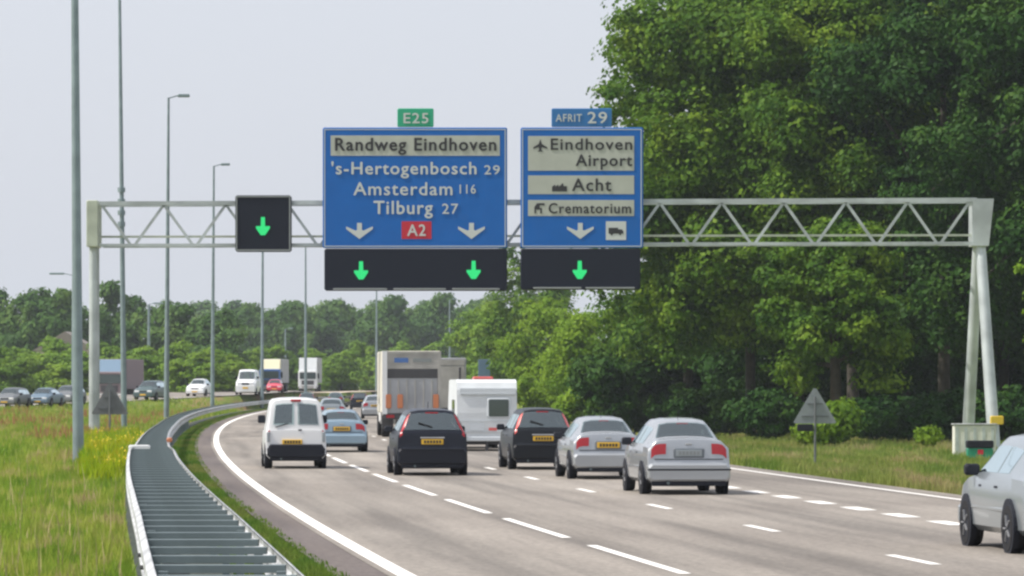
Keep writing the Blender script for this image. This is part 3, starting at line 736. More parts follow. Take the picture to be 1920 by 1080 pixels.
def down_arrow(cx, cy, w=26, h=34):
    pts = [(-.14, .5), (.14, .5), (.16, .0), (.5, .0), (.5, -.12), (.16, -.5), (-.16, -.5), (-.5, -.12), (-.5, .0), (-.16, .0)]
    return [(X_(cx+p[0]*w), Z_(cy-p[1]*h)) for p in pts]
def signal(label, x0, x1, y0, y1, arrows, ledges, deep=.55, name='lane_signal'):
    t = thing(name, label, 'lane signal', (X_((x0+x1)/2), SD, Z_(y1))); ox, oz = t.location.x, t.location.z
    MB().box(X_(x0)-ox, X_(x1)-ox, .0, deep, 0, Z_(y0)-oz, .07).build('housing', M['signal_black'], t)
    for ax, ay in arrows: shape(t, ox, oz, down_arrow(ax, ay), M['led'], 'green_arrow', -.02, -.001)
    for a, b in ledges: MB().box(X_(a)-ox, X_(b)-ox, -.28, -.002, .03, .10, .02).build('ledge', M['signal_edge'], t)
    return t
t = signal('square black lane signal with one green arrow standing alone on the truss', 441, 546, 366, 472, [(493, 424)], [])
ox, oz = t.location.x, t.location.z
b = MB(); xa, xb, zt_ = X_(441)-ox, X_(546)-ox, Z_(366)-oz
b.box(xa+.03, xb-.03, -.03, -.002, .03, .10); b.box(xa+.03, xb-.03, -.03, -.002, zt_-.09, zt_-.03); b.box(xa+.03, xa+.09, -.03, -.002, .10, zt_-.09); b.box(xb-.09, xb-.03, -.03, -.002, .10, zt_-.09)
b.build('bezel', M['signal_edge'], t)
signal('wide black lane signal box with two green arrows under the large blue sign', 608, 951, 466, 545, [(677, 507), (888, 506)], [(625, 726), (738, 836), (848, 937)])
signal('black lane signal box with one green arrow under the smaller exit sign', 976, 1201, 466, 543, [(1087, 506)], [(1000, 1090), (1098, 1190)])

# ------------------------------------------------------------------ lamp posts
G_L = 'lamp posts along the median'
def lamp(px, d, H, label, top_px=None, r0=.135, r1=.07, head=1, arm=.55, z=None, collar=False, group=G_L, hs=1.):
    x = S(px, d); z = float(GZ(x, d)) if z is None else z
    t = thing('lamp_post', label, 'lamp post', (x, d, z), 0, group)
    dx = 0 if top_px is None else (top_px-px)*d/F
    MB().tube((0, 0, -.2), (dx, 0, H), r0*1.1, r1, 14).build('pole', M['pole'], t, smooth=True)
    MB().bar((dx, 0, H-.05), (dx+head*arm, 0, H+.12), .07, .07).build('arm', M['pole'], t)
    a, b = sorted((dx+head*arm, dx+head*(arm+.75*hs)))
    MB().box(a, b, -.16, .16, H+.02, H+.22, .05).build('lamp_head', M['pole'], t)
    if collar: 
        for k in range(4): MB().tube((dx*.6, 0, collar+k*.55), (dx*.6, 0, collar+.22+k*.55), r0*1.35, n=10).build('collar', M['pole'], t)
    return t
lamp(147, 121, 20, 'nearest and thickest lamp post, rising out of the picture at the upper left', 137, r0=.15, r1=.075)
lamp(233, 205, 21.5, 'second lamp post, passing in front of the left truss end, with a ringed collar', 224, r0=.135, r1=.07, collar=9.9)
lamp(312, 263, 20, 'third lamp post from the left, its head high above the truss', 316, r0=.16, r1=.07)
lamp(398, 345, 20, 'fourth lamp post from the left, its head just left of the lone lane signal', 401, r0=.16, r1=.08)
lamp(491, 420, 20, 'fifth lamp post, seen below the lone square lane signal', 493, r0=.17, r1=.09)
lamp(573, 500, 18.5, 'sixth lamp post, left of the large blue sign', 573, r0=.18, r1=.09)
lamp(706, 640, 18, 'seventh lamp post, faint below the large blue sign', 706, r0=.2, r1=.1)
lamp(843, 780, 18, 'eighth lamp post, faint above the truck box', 843, r0=.2, r1=.1)
lamp(279, 520, 10.9, 'short pale lamp post with a T head beyond the far carriageway', 279, r0=.22, r1=.14, z=1.2, group='lamp posts beyond the far carriageway', hs=1.6)
lamp(136, 420, 11.9, 'lamp post hidden behind the nearest pole, its long head reaching left', 136, r0=.12, r1=.06, head=-1, arm=.8, z=1.2, group='lamp posts beyond the far carriageway', hs=2)
lamp(447, 700, 9.6, 'thin short lamp post above the white van beyond the bend', 447, r0=.2, r1=.12, z=1.2, group='lamp posts beyond the far carriageway')
lamp(535, 720, 10.5, 'thin short lamp post between the two distant trucks', 535, r0=.2, r1=.12, z=1.2, group='lamp posts beyond the far carriageway')

# ------------------------------------------------------------------ triangular signs seen from behind, block, cabinet
def tri_sign(px, foot_y, d, w_px, y_top, y_base, label, box=False):
    s = F/d; x = S(px, d); z = ZP(foot_y, d); w = w_px/s
    t = thing('warning_sign', label, 'road sign', (x, d, z), .0, 'warning signs seen from behind')
    a, b = ZP(y_base, d)-z, ZP(y_top, d)-z
    k = .05
    MB().prism([(-w/2+k, a), (w/2-k, a), (w/2, a+k), (w/2-.03, a+2*k), (.05, b-.02), (-.05, b-.02), (-w/2+.03, a+2*k), (-w/2, a+k)], 0, .03).build('plate', M['sign_back' if box else 'sign_back_dark'], t)
    MB().tube((0, -.05, -.3), (0, -.05, b-.3), .04, n=10).build('post', M['sign_back_dark'], t)
    for f in (.2, .55): MB().box(-w/2*(1-f)*.8, w/2*(1-f)*.8, -.02, -.001, a+(b-a)*f-.02, a+(b-a)*f+.02).build('brace', M['sign_back_dark'], t)
    if box: MB().box(-w*.42, w*.0-.06, -.10, .0, a-.26, a-.02, .03).build('box', M['black_plastic'], t)
    return t
tri_sign(1528, 858, 142, 80, 727, 794, 'grey triangular warning sign seen from behind against the dark wood', True)
tri_sign(206, 814, 178, 68, 717, 777, 'dark grey triangular warning sign seen from behind beside the left gantry post')

bd = 172.; bx = S(1828, bd); bz = float(GZ(bx, bd))
cb = thing('crash_block', 'pale upright steel crash block with slots at the foot of the right gantry legs', 'crash block', (bx, bd, bz))
MB().box(-.85, .85, 0, .6, 0, ZP(797, bd)-bz, .06).build('body', M['concrete'], cb)
for k in range(5): MB().box(-.78+k*.36, -.66+k*.36, -.015, .0, .18, ZP(797, bd)-bz-.12).build('rib', M['galv'], cb)
MB().box(-.9, .9, -.04, .64, ZP(797, bd)-bz, ZP(797, bd)-bz+.06, .02).build('cap', M['galv_light'], cb)
gd = 165.; ggx = S(1838, gd); ggz = float(GZ(ggx, gd))
gc = thing('utility_cabinet', 'green cabinet with black top in front of the pale crash block', 'cabinet', (ggx, gd, ggz))
MB().box(-.50, .50, 0, .45, 0, ZP(840, gd)-ggz, .04).build('body', M['cab_green'], gc)
MB().box(-.52, .52, -.03, .48, ZP(840, gd)-ggz, ZP(826, gd)-ggz, .04).build('lid', M['black_plastic'], gc)
MB().box(-.1, .12, -.015, .0, ZP(852, gd)-ggz, ZP(843, gd)-ggz).build('handle', M['sign_red'], gc)
bs = thing('blue_road_sign', 'small distant blue sign board rising above the caravan roof', 'road sign', (S(908, 430), 430, 0))
MB().box(-.6, .6, 0, .05, ZP(708, 430), ZP(674, 430), .04).build('plate', M['muted_blue'], bs)
for xx in (-.5, .5): MB().tube((xx, .07, 0), (xx, .07, ZP(676, 430)), .05, n=8).build('post', M['pole'], bs)

# ------------------------------------------------------------------ cars
# station: (y, z_top, half width at roof edge, z_belt, half width at belt); rear to front, for L=4.5, W=1.74, H=1.44
ST = {
 'sedan': [(0, .60, .74, .50, .80), (.03, .66, .76, .56, .83), (.07, 1.00, .74, .80, .83), (.16, 1.05, .73, .90, .83), (.62, 1.07, .69, .92, .84), (1.12, 1.36, .56, .93, .85),
           (1.50, 1.42, .57, .92, .86), (2.15, 1.44, .58, .92, .87), (2.75, 1.39, .57, .92, .87), (3.42, 1.00, .68, .90, .86), (4.00, .90, .70, .80, .83), (4.38, .76, .68, .66, .78), (4.5, .58, .62, .50, .70)],
 'wagon': [(0, .60, .75, .50, .80), (.03, .66, .77, .56, .83), (.06, .92, .78, .80, .84), (.10, 1.00, .76, .92, .84), (.34, 1.38, .60, .94, .84), (.50, 1.44, .60, .94, .85),
           (1.4, 1.46, .60, .93, .86), (2.2, 1.46, .60, .92, .87), (2.75, 1.41, .58, .92, .87), (3.42, 1.00, .68, .90, .86), (4.00, .90, .70, .80, .83), (4.38, .76, .68, .66, .78), (4.5, .58, .62, .50, .70)],
 'van':   [(0, .52, .78, .44, .80), (.03, .58, .79, .50, .82), (.05, 1.00, .79, .86, .83), (.07, 1.06, .78, .96, .83), (.16, 1.72, .69, 1.02, .82), (.30, 1.82, .68, 1.02, .83),
           (1.4, 1.84, .69, 1.02, .84), (2.2, 1.84, .69, 1.02, .84), (2.75, 1.74, .66, 1.0, .84), (3.35, 1.12, .70, 1.0, .84), (3.9, 1.0, .70, .90, .81), (4.3, .84, .68, .70, .77), (4.42, .6, .62, .50, .70)],
}
ST['hatch'] = ST['wagon']
def cr(a, b, c, d, t, k=.38):
    m1, m2 = k*(c-a), k*(d-b)
    return (2*t**3-3*t**2+1)*b+(t**3-2*t**2+t)*m1+(-2*t**3+3*t**2)*c+(t**3-t**2)*m2
class Body:
    def __init__(s, style, L, W, H, zb=.24):
        base = ST[style]; L0 = base[-1][0]; H0 = max(q[1] for q in base); W0 = 2*max(q[4] for q in base)
        s.st = np.array([(q[0]*L/L0, q[1]*H/H0, q[2]*W/W0, q[3]*H/H0, q[4]*W/W0) for q in base]); s.zb = zb; s.n = len(base); s.W = W; s.H = H; s.L = L
    def station(s, t):
        t = min(max(t, 0), s.n-1-1e-6); i = int(t); f = t-i; g = lambda k: s.st[min(max(k, 0), s.n-1)]
        return cr(g(i-1), g(i), g(i+1), g(i+2), f)
    def ring(s, t):
        y, zt, wr, zbe, wb = s.station(t)
        zbe = min(zbe, zt-.05); r = min(.07, (zt-zbe)*.45); zl = s.zb+(.06 if (t < 1 or t > s.n-2) else 0)
        cro = .035*(zt > .7*s.H)+.012
        return y, [(0, zt+cro), (wr*.55, zt+cro*.75), (wr-r, zt), (wr+.004, zt-r), (wb, zbe), (wb+.022, (zbe*.55+zl*.45)), (wb, zl+.08), (wb-.08, zl), (0, zl)]
    def P(s, t, v):
        y, R = s.ring(t); v = min(max(v, 0), 8-1e-6); i = int(v); f = v-i
        a, b = R[i], R[i+1]
        return Vector((a[0]+(b[0]-a[0])*f, y, a[1]+(b[1]-a[1])*f))
    def N(s, t, v):
        e = .05; du = s.P(t+e, v)-s.P(t-e, v); dv = s.P(t, min(v+e, 8))-s.P(t, max(v-e, 0)); n = du.cross(dv)
        return -n.normalized() if n.length > 1e-9 else Vector((0, -1, 0))
    def shell(s, mat, parent, holes=()):
        ts = np.concatenate([np.linspace(i, i+1, 9)[:-1] for i in range(s.n-1)]+[[s.n-1]])
        vsn = [0, .25, .5, .75, 1, 1.25, 1.5, 1.75, 2, 2.33, 2.66, 3, 3.25, 3.5, 3.75, 4, 4.5, 5, 5.5, 6, 6.5, 7, 7.99]
        rings = []
        for t in ts:
            half = [s.P(t, v) for v in vsn]
            full = half+[Vector((-p.x, p.y, p.z)) for p in reversed(half[1:-1])]
            rings.append(full)
        k = len(rings[0]); vs = sum(rings, []); fs = []
        for j in range(len(ts)-1):
            for i in range(k):
                i2 = (i+1) % k; m = len(vsn)
                va, vb = (vsn[i] if i < m else vsn[k-i]), (vsn[i2] if i2 < m else vsn[k-i2])
                if i2 == 0: vb = 0
                va, vb = min(va, vb), max(va, vb)
                if any(ts[j] >= h[0]-1e-6 and ts[j+1] <= h[1]+1e-6 and va >= h[2]-1e-6 and vb <= h[3]+1e-6 for h in holes): continue
                fs.append((j*k+i, (j+1)*k+i, (j+1)*k+i2, j*k+i2))
        fs.append(tuple(range(k))); fs.append(tuple(reversed(range((len(ts)-1)*k, len(ts)*k))))
        o = link('body', vs, fs, mat, parent, smooth=True)
        bm = bmesh.new(); bm.from_mesh(o.data); bmesh.ops.recalc_face_normals(bm, faces=bm.faces)
        c = [f for f in bm.faces if f.calc_center_median().z < s.H*.3 and abs(f.normal.z) > .8]
        if c and sum(f.normal.z for f in c) > 0: bmesh.ops.reverse_faces(bm, faces=bm.faces)
        bm.to_mesh(o.data); bm.free()
        o.data.set_sharp_from_angle(angle=math.radians(38))
        return o
    def patch(s, name, t0, t1, v0, v1, mat, parent, off=.008, side=0, nt=8, nv=5):
        """side 0: both halves as one pane across the centre; +1 / -1: one side"""
        if side == 0: vl = list(np.linspace(v1, 0, nv))[:-1]; seq = [(v, -1) for v in vl]+[(0, 1)]+[(v, 1) for v in reversed(vl)]
        else: seq = [(v, side) for v in np.linspace(v0, v1, nv)]
        vs = []
        for t in np.linspace(t0, t1, nt):
            for v, sg in seq:
                p = s.P(t, v)+s.N(t, v)*off
                if s.N(t, v).y > .95 and t < 2: p = s.P(t, v)-Vector((0, off, 0))
                vs.append((p.x*sg, p.y, p.z))
        k = len(seq); fs = [(j*k+i, j*k+i+1, (j+1)*k+i+1, (j+1)*k+i) for j in range(nt-1) for i in range(k-1)]
        return link(name, vs, fs, mat, parent, smooth=True)

def wheel(parent, x, y, r=.31, w=.20, side=1):
    prof = [(r*.62, -w/2), (r*.92, -w/2), (r, -w*.32), (r, w*.32), (r*.92, w/2), (r*.62, w/2)]
    n = 20; vs, fs = [], []
    for i in range(n):
        a = 2*math.pi*i/n
        for q, e in prof: vs.append((x+e, y+q*math.cos(a), r+q*math.sin(a)))
    m = len(prof)
    for i in range(n):
        for j in range(m-1): fs.append((i*m+j, i*m+j+1, ((i+1) % n)*m+j+1, ((i+1) % n)*m+j))
    o = link('wheel', vs, fs, M['tyre'], parent, smooth=False)
    mb = MB(); xo = x+side*w*.36
    mb.tube((xo-side*.02, y, r), (xo, y, r), r*.64, r*.60, 18)
    for k in range(5):
        a = 2*math.pi*k/5; mb.bar((xo+side*.01, y+.04*math.cos(a), r+.04*math.sin(a)), (xo+side*.01, y+r*.56*math.cos(a), r+r*.56*math.sin(a)), .07, .02)
    rm = mb.build('rim', M['rim'], o)
    return o

def car(label, style, near, W, H, L, paint, away=True, glass='glass', lamps='tail', group=None, plate='plate', cat='car', name='car', dz=0., head=None,
        trim=None, zb=.24, wheel_r=.31, detail=True, mirrors=True):
    """near = (x, d, z) of the ground point under the middle of the end that faces the camera"""
    x, d, z = near; m = RS(d) if away else float((OX(d+2)-OX(d-2))/4)
    if head is not None: m = head
    dirv = Vector((m, 1, 0)).normalized()
    if away: loc = Vector((x, d, z)); rz = -math.atan(m)
    else: loc = Vector((x, d, z))+dirv*L; rz = math.pi-math.atan(m)
    t = thing(name, label, cat, loc, rz, group)
    b = Body(style, L, W, H, zb)
    HO = {'sedan': [(4.25, 4.875, 0, 1.75), (8.25, 8.875, 0, 1.75), (5.125, 6.25, 3.25, 3.75), (6.5, 8.25, 3.25, 3.75)],
          'wagon': [(3.25, 3.875, 0, 1.75), (8.25, 8.875, 0, 1.75), (4.625, 5.375, 3.25, 3.75), (5.75, 6.5, 3.25, 3.75), (6.75, 8.25, 3.25, 3.75)],
          'van': [(3.25, 3.875, .25, 1.75), (8.25, 8.875, 0, 1.75), (7.375, 8.25, 3.25, 3.75)]}[style]
    b.shell(M[paint], t, HO); G = M['glass_clear']
    if detail or True:
        cf = L*.54; cb_ = L*.36; hs_ = .40*W/1.74
        rows = ((cf, H*.74), (cb_, H*.68)) if style != 'van' else ((L*.60, H*.70),)
        for yy, top in rows:
            for sg in (-1, 1):
                MB().box(sg*hs_-.24, sg*hs_+.24, yy, yy+.14, .45, top-.16, .04).box(sg*hs_-.13, sg*hs_+.13, yy+.02, yy+.12, top-.15, top+.03, .03).build('seat', M['seat'], t)
        MB().box(-W/2+.14, W/2-.14, L*.69, L*.73, .5, H*.54, .03).build('dashboard', M['seat'], t)
    n = b.n
    hw = b.W/2
    # glazing
    if style == 'sedan': b.patch('rear_window', 4.12, 4.92, 0, 2.0, G, t); a0, a1 = 4.45, 8.9
    elif style == 'van':
        a0, a1 = 7.3, 8.95
        for sg in (-1, 1): b.patch('rear_window', 3.20, 3.93, .12, 1.82, G, t, side=sg)
    else: b.patch('rear_window', 3.08, 3.94, 0, 2.0, G, t); a0, a1 = 4.3, 8.9
    b.patch('windscreen', 8.10, 8.94, 0, 2.2, G, t)
    for sg in (-1, 1):
        if style == 'van': segs = [(7.25, 8.35)]
        elif style == 'sedan': segs = [(5.05, 6.35), (6.45, 8.3)]
        else: segs = [(4.55, 5.5), (5.6, 6.6), (6.7, 8.3)]
        for (q0, q1) in segs: b.patch('side_window', q0, q1, 3.12, 3.86, G, t, side=sg)
    # rear lamps
    for sg in (-1, 1):
        if style == 'sedan': b.patch('tail_light', 1.38, 1.90, 1.22, 3.3, M[lamps], t, side=sg, off=.012)
        elif style == 'wagon': b.patch('tail_light', 2.0, 4.0, 2.06, 3.25, M[lamps], t, side=sg, off=.014, nt=14)
        else: b.patch('tail_light', 1.5, 2.6, 2.1, 3.6, M[lamps], t, side=sg, off=.014)
    # bumpers: rear one and nose
    tr = M[trim] if trim else M[paint]
    hb = H*.42 if style != 'van' else .60
    MB().box(-hw+.02, hw-.02, -.055, .10, zb+.04, hb, .06).build('rear_bumper', tr, t)
    MB().box(-hw+.10, hw-.10, -.02, .10, zb-.06, zb+.06, .03).build('valance', M['black_plastic'], t)
    MB().box(-hw+.06, hw-.06, L-.10, L+.04, zb+.03, H*.38, .06).build('front_bumper', tr, t)
    for sg in (-1, 1):
        hx = .62*hw; MB().box(min(sg*hx*.62, sg*hx*1.32), max(sg*hx*.62, sg*hx*1.32), L-.20, L-.015, H*.40, H*.50, .03).build('headlight', M['lamp_clear'], t)
    MB().box(-.34, .34, L-.12, L-.0, H*.40, H*.48, .02).build('grille', M['black_plastic'], t)
    # plates
    pz = {'sedan': H*.56, 'wagon': H*.52, 'hatch': H*.5, 'van': H*.385}[style]
    ry = b.P({'sedan': 1.55, 'wagon': 1.6, 'hatch': 1.6, 'van': 1.5}[style], 0).y-.045
    px0 = {'van': -.10}.get(style, 0)
    pl = MB().box(px0-.27, px0+.27, ry, ry+.05, pz-.065, pz+.065, .01).build('number_plate', M[plate], t)
    ink = MB()
    for k in range(6): ink.box(px0-.21+k*.075, px0-.16+k*.075, ry-.004, ry+.0, pz-.035, pz+.035)
    ink.build('plate_marks', M['plate_ink'] if plate == 'plate' else M['signal_edge'], pl)
    pf = MB().box(-.26, .26, L+.041, L+.06, H*.24, H*.31, .01).build('number_plate', M['plate'], t)
    # wheels and arches
    wy = [L*.19, L*.80] if style != 'van' else [L*.15, L*.80]
    for y in wy:
        for sg in (-1, 1):
            MB().tube((sg*(hw-.06), y, wheel_r+.02), (sg*(hw+.026), y, wheel_r+.02), wheel_r+.055, n=22).build('wheel_arch', M['black_plastic'], t)
            wheel(t, sg*(hw-.075), y, wheel_r, .215, sg)
    if mirrors:
        ym = L*.665 if style != 'van' else L*.66
        for sg in (-1, 1):
            MB().box(min(sg*(hw-.06), sg*(hw+.15)), max(sg*(hw-.06), sg*(hw+.15)), ym, ym+.12, H*.645, H*.645+(.16 if style != 'van' else .22), .03).build('mirror', M['black_plastic'], t)
    if detail:
        seam = MB()
        if style == 'sedan':
            yb = b.P(1.0, 0).y; seam.box(-hw+.16, hw-.16, yb-.012, yb+.02, b.P(1.08, 0).z-.008, b.P(1.08, 0).z+.008)
            MB().box(-.32, .32, ry+.018, ry+.07, pz-.10, pz+.10, .02).build('plate_recess', M['dull_trim'], t)
            MB().box(-.12, .12, b.P(4.86, 0).y-.03, b.P(4.86, 0).y+.02, b.P(4.86, 0).z-.03, b.P(4.86, 0).z+.0, .008).build('brake_light', M['tail'], t)
            MB().box(-.07, .07, b.P(1.9, 0).y-.02, b.P(1.9, 0).y+.02, H*.665, H*.69, .008).build('badge', M['galv_light'], t)
        elif style == 'wagon':
            MB().bar((0, b.P(3.12, 0).y-.03, b.P(3.12, 0).z+.02), (-.34, b.P(3.4, 0).y-.04, b.P(3.4, 0).z), .025, .02).build('wiper', M['tyre'], t)
            MB().box(-.16, .16, b.P(3.97, 0).y-.03, b.P(3.97, 0).y+.02, b.P(3.97, 0).z-.03, b.P(3.97, 0).z+.0, .008).build('brake_light', M['tail'], t)
            MB().box(-.30, .30, ry+.0, ry+.03, pz+.085, pz+.115, .008).build('chrome_strip', M['galv_light'], t)
            seam.box(-hw+.1, hw-.1, -.062, -.05, H*.40, H*.41)
        if seam.v: seam.build('boot_seam', M['tyre'], t)
        MB().tube((-hw*.5, -.07, zb+.0), (-hw*.5, .25, zb+.02), .03, n=10).build('exhaust', M['galv_bar'], t)
        MB().tube((0.0, L*.40, b.P(6, 0).z), (0.0, L*.36, b.P(6, 0).z+.16), .008, n=6).build('aerial', M['tyre'], t)
        # door seams, handles, sill
        for sg in (-1, 1):
            for y in (L*.36, L*.58):
                if style == 'van' and y < L*.5: continue
                MB().box(min(sg*(hw+.0), sg*(hw+.012)), max(sg*(hw+.0), sg*(hw+.012)), y, y+.16, H*.55, H*.55+.03).build('door_handle', M['black_plastic'], t)
            MB().box(min(sg*(hw-.02), sg*(hw+.02)), max(sg*(hw-.02), sg*(hw+.02)), L*.27, L*.72, H*.35, H*.35+.05, .01).build('side_strip', M['black_plastic'] if style == 'van' else tr, t)
    return t, b

G_O = 'vehicles driving away on the near carriageway'
def at(px, y_contact, dz=0): 
    d = FH/(y_contact-HOR); return (S(px, d), d, dz)
# white van
t, b = car('small white panel van with black bumper in the leftmost lane', 'van', at(555, 879), 1.60, 1.87, 4.1, 'white_paint', glass='glass_pale', trim='black_plastic', group=G_O, cat='van', name='van', zb=.27)
MB().box(-.74, .74, -.065, -.0, .30, .66, .05).build('lower_panel', M['black_plastic'], t)
MB().box(-.012, .012, -.012+b.P(3, 0).y, b.P(3, 0).y+.03, .7, 1.0).build('door_seam', M['black_plastic'], t)
MB().box(-.14, .14, .12, .20, 1.80, 1.865, .02).build('brake_light', M['tail'], t)
MB().box(.06, .16, -.02+b.P(2.6, 0).y, b.P(2.6, 0).y+.03, 1.02, 1.06, .01).build('door_handle', M['black_plastic'], t)
MB().bar((-.55, b.P(3.3, 0).y-.03, 1.12), (-.20, b.P(3.3, 0).y-.01, 1.22), .025, .02).build('wiper', M['black_plastic'], t)
for sg in (-1, 1): MB().box(min(sg*.70, sg*.78), max(sg*.70, sg*.78), -.02, .04, .72, 1.0, .02).build('hinge_strip', M['silver_warm'], t)
# silver blue saloon half hidden by the van
car('silver blue saloon half hidden behind the white van', 'sedan', at(641, 848), 1.72, 1.40, 4.4, 'silver_blue', group=G_O, glass='glass_pale')
# dark estate cars
t, b = car('dark navy hatchback with tall red lamps in the second lane', 'wagon', at(811, 892), 1.76, 1.62, 4.3, 'navy', group=G_O, glass='glass')
t, b = car('black estate car with pale red lamps beside the caravan', 'wagon', at(1019, 881), 1.66, 1.60, 4.7, 'black_paint', lamps='tail_pink', group=G_O)
# silver saloons
t, b = car('silver saloon with a yellow number plate, second from the right', 'sedan', at(1141, 899), 1.72, 1.46, 4.5, 'silver', group=G_O)
t, b = car('larger silver saloon with pale plate nearest the camera in full view', 'sedan', at(1292, 928), 1.74, 1.53, 4.5, 'silver', group=G_O, plate='silver_warm')
MB().box(-.86, .86, -.062, -.05, .50, .535).build('bumper_strip', M['black_plastic'], t)
# grey saloon cut by the right edge
dn = FH/(1037-HOR)-.8
t, b = car('grey blue saloon cut off by the right edge of the picture', 'sedan', (S(1885, dn)+1.09, dn, 0), 1.74, 1.55, 4.4, 'silver_warm', group=G_O, wheel_r=.33)
# further cars
car('dark blue car left of the truck, far down the road', 'wagon', at(674, 768), 1.7, 1.5, 4.3, 'navy', group=G_O, detail=False)
car('lilac grey car partly hidden by the left side of the truck', 'sedan', at(703, 785), 1.74, 1.55, 4.3, 'silver', group=G_O, detail=False)
car('light grey car just above the roof of the silver blue saloon', 'sedan', at(622, 794), 1.7, 1.45, 4.3, 'silver_warm', group=G_O, detail=False)
car('dark green grey estate right above the roof of the white van', 'wagon', at(575, 766), 1.75, 1.5, 4.4, 'teal_paint', group=G_O, detail=False)
car('dark car with red lamps beyond the light grey car', 'sedan', at(628, 762), 1.75, 1.45, 4.4, 'teal_paint', group=G_O, detail=False)

# ------------------------------------------------------------------ truck, second truck, caravan
def tpos(px, y): x, d, z = at(px, y); return x, d
def box_wheels(t, W, ys, r=.5):
    for y in ys:
        for sg in (-1, 1): wheel(t, sg*(W/2-.20), y, r, .34, sg)
x, d = tpos(772, 820)
tk = thing('box_truck', 'big box truck with cream left side and grey ribbed rear door', 'truck', (x, d, 0), -math.atan(RS(d)), G_O)
W, Hh, L = 2.52, 3.72, 8.2
MB().box(-W/2, W/2, .04, L-1.9, 1.05, Hh, .04).build('cargo_box', M['cream'], tk)
fr = MB(); fr.box(-W/2+.03, W/2-.03, -.03, .038, 2.95, Hh-.06); fr.build('header_panel', M['truck_grey'], tk)
fm = MB(); fm.box(-W/2, -W/2+.14, -.05, .03, 1.0, Hh-.02).box(W/2-.14, W/2, -.05, .03, 1.0, Hh-.02).box(-W/2+.14, W/2-.14, -.05, .03, Hh-.12, Hh-.02); fm.build('rear_frame', M['truck_grey'], tk)
MB().box(-W/2-.012, -W/2+.20, -.07, -.051, 1.0, Hh).build('sunlit_side_strip', M['white_paint'], tk)  # white strip painted in for the sunlit left side
MB().box(-W/2+.15, W/2-.15, -.04, .036, 2.55, 2.94).build('shutter_gap', M['truck_dark'], tk)
MB().box(-W/2+.16, W/2-.16, -.025, .034, 1.05, 2.545).build('rear_door', M['tarp_grey'], tk)
for k in range(6): MB().box(-.95+k*.36, -.91+k*.36, -.06, -.026, 1.1, 2.5).build('door_rib', M['truck_grey'], tk)
#, -1, -1+.01, 0, .01, 0, M['truck_grey'], tk).data.update() if False else None
MB().box(-.75, -.15, -.04, -.031, 3.22, 3.42, .0).build('logo_panel', M['blue_paint'], tk); MB().box(.05, .85, -.04, -.031, 3.24, 3.40).build('logo_panel', M['signal_edge'], tk)
for xx in (-1.12, -.62, .92): MB().box(xx, xx+.24, -.085, -.061, 1.25, 1.85, .03).build('marker_plate', M['orange'], tk)
MB().box(-W/2+.05, W/2-.05, -.02, .1, .78, 1.04, .02).build('under_beam', M['truck_dark'], tk)
for xx in (-1.1, .75): MB().box(xx, xx+.35, -.045, -.021, .84, .97).build('tail_light', M['tail'], tk)
MB().box(-.45, .45, .12, L-2, .55, 1.0).build('chassis', M['truck_dark'], tk)
MB().box(-W/2+.08, W/2-.08, L-1.85, L, .5, 3.0, .12).build('cab', M['white_paint'], tk)
box_wheels(tk, W, [1.6, L-1.2], .48)
for sg in (-1, 1): MB().box(min(sg*.75, sg*1.22), max(sg*.75, sg*1.22), 1.0, 1.02, .35, .95).build('mudflap', M['truck_dark'], tk)

x, d = tpos(831, 800)
tk = thing('trailer_truck', 'grey box trailer truck ahead, showing between the cream truck and the caravan', 'truck', (x, d, 0), -math.atan(RS(d)), G_O)
W, Hh, L = 2.5, 3.72, 12
MB().box(-W/2, W/2, .04, L-2.2, 1.0, Hh, .04).build('cargo_box', M['tarp_grey'], tk)
MB().box(-W/2+.1, W/2-.1, -.02, .038, 1.05, Hh-.45).build('rear_door', M['truck_grey'], tk)
MB().box(-W/2+.1, W/2-.1, -.02, .038, Hh-.40, Hh-.1).build('header_panel', M['truck_grey'], tk)
MB().box(.85, .95, -.06, -.021, 1.2, 3.2).build('lock_bar', M['truck_dark'], tk)
MB().box(-.45, .45, .12, L-2, .55, .98).build('chassis', M['truck_dark'], tk)
MB().box(-W/2+.08, W/2-.08, L-2.0, L, .5, 3.0, .12).build('cab', M['white_paint'], tk)
box_wheels(tk, W, [1.2, 2.4, L-1.3], .48)

x, d = tpos(913, 846)
cv = thing('caravan', 'white touring caravan with a small grey rear window on the right', 'caravan', (x, d, 0), -math.atan(RS(d)), G_O)
W, Hh, L = 2.04, 2.44, 5.0
pr = [(0.0, .36), (L-.1, .36), (L, .9), (L-.25, 1.7), (L-.7, Hh-.04), (L-1.2, Hh), (.5, Hh), (.12, Hh-.10), (.03, Hh-.34), (-.02, 1.3)]
MB().prism_x(pr, -W/2, W/2).build('body', M['caravan'], cv)
b = MB().box(-W/2+.10, W/2-.04, -.03+.03, .06, Hh-.52, Hh-.30).build('rear_band', M['caravan_grey'], cv)
b.location.y = -.035
wn = MB().box(W/2-1.02, W/2-.22, -.05, -.0, 1.12, 1.82, .05).build('window', M['caravan_grey'], cv)
MB().box(W/2-.96, W/2-.28, -.065, -.045, 1.18, 1.76, .03).build('pane', M['glass'], wn)
MB().box(-W/2+.01, W/2-.01, -.05, .1, .34, .50, .04).build('rear_bumper', M['caravan_grey'], cv)
for xx in (-W/2+.05, W/2-.30): MB().box(xx, xx+.25, -.07, -.045, .50, .62, .02).build('tail_light', M['tail_pink'], cv)
MB().box(-W/2+.10, -W/2+.19, -.03, .03, Hh-.5, Hh-.30, .02).build('marker_light', M['tail'], cv)
MB().box(.06, .34, .02-.05, .02, .70, .80).build('number_plate', M['tail_pink'], cv)
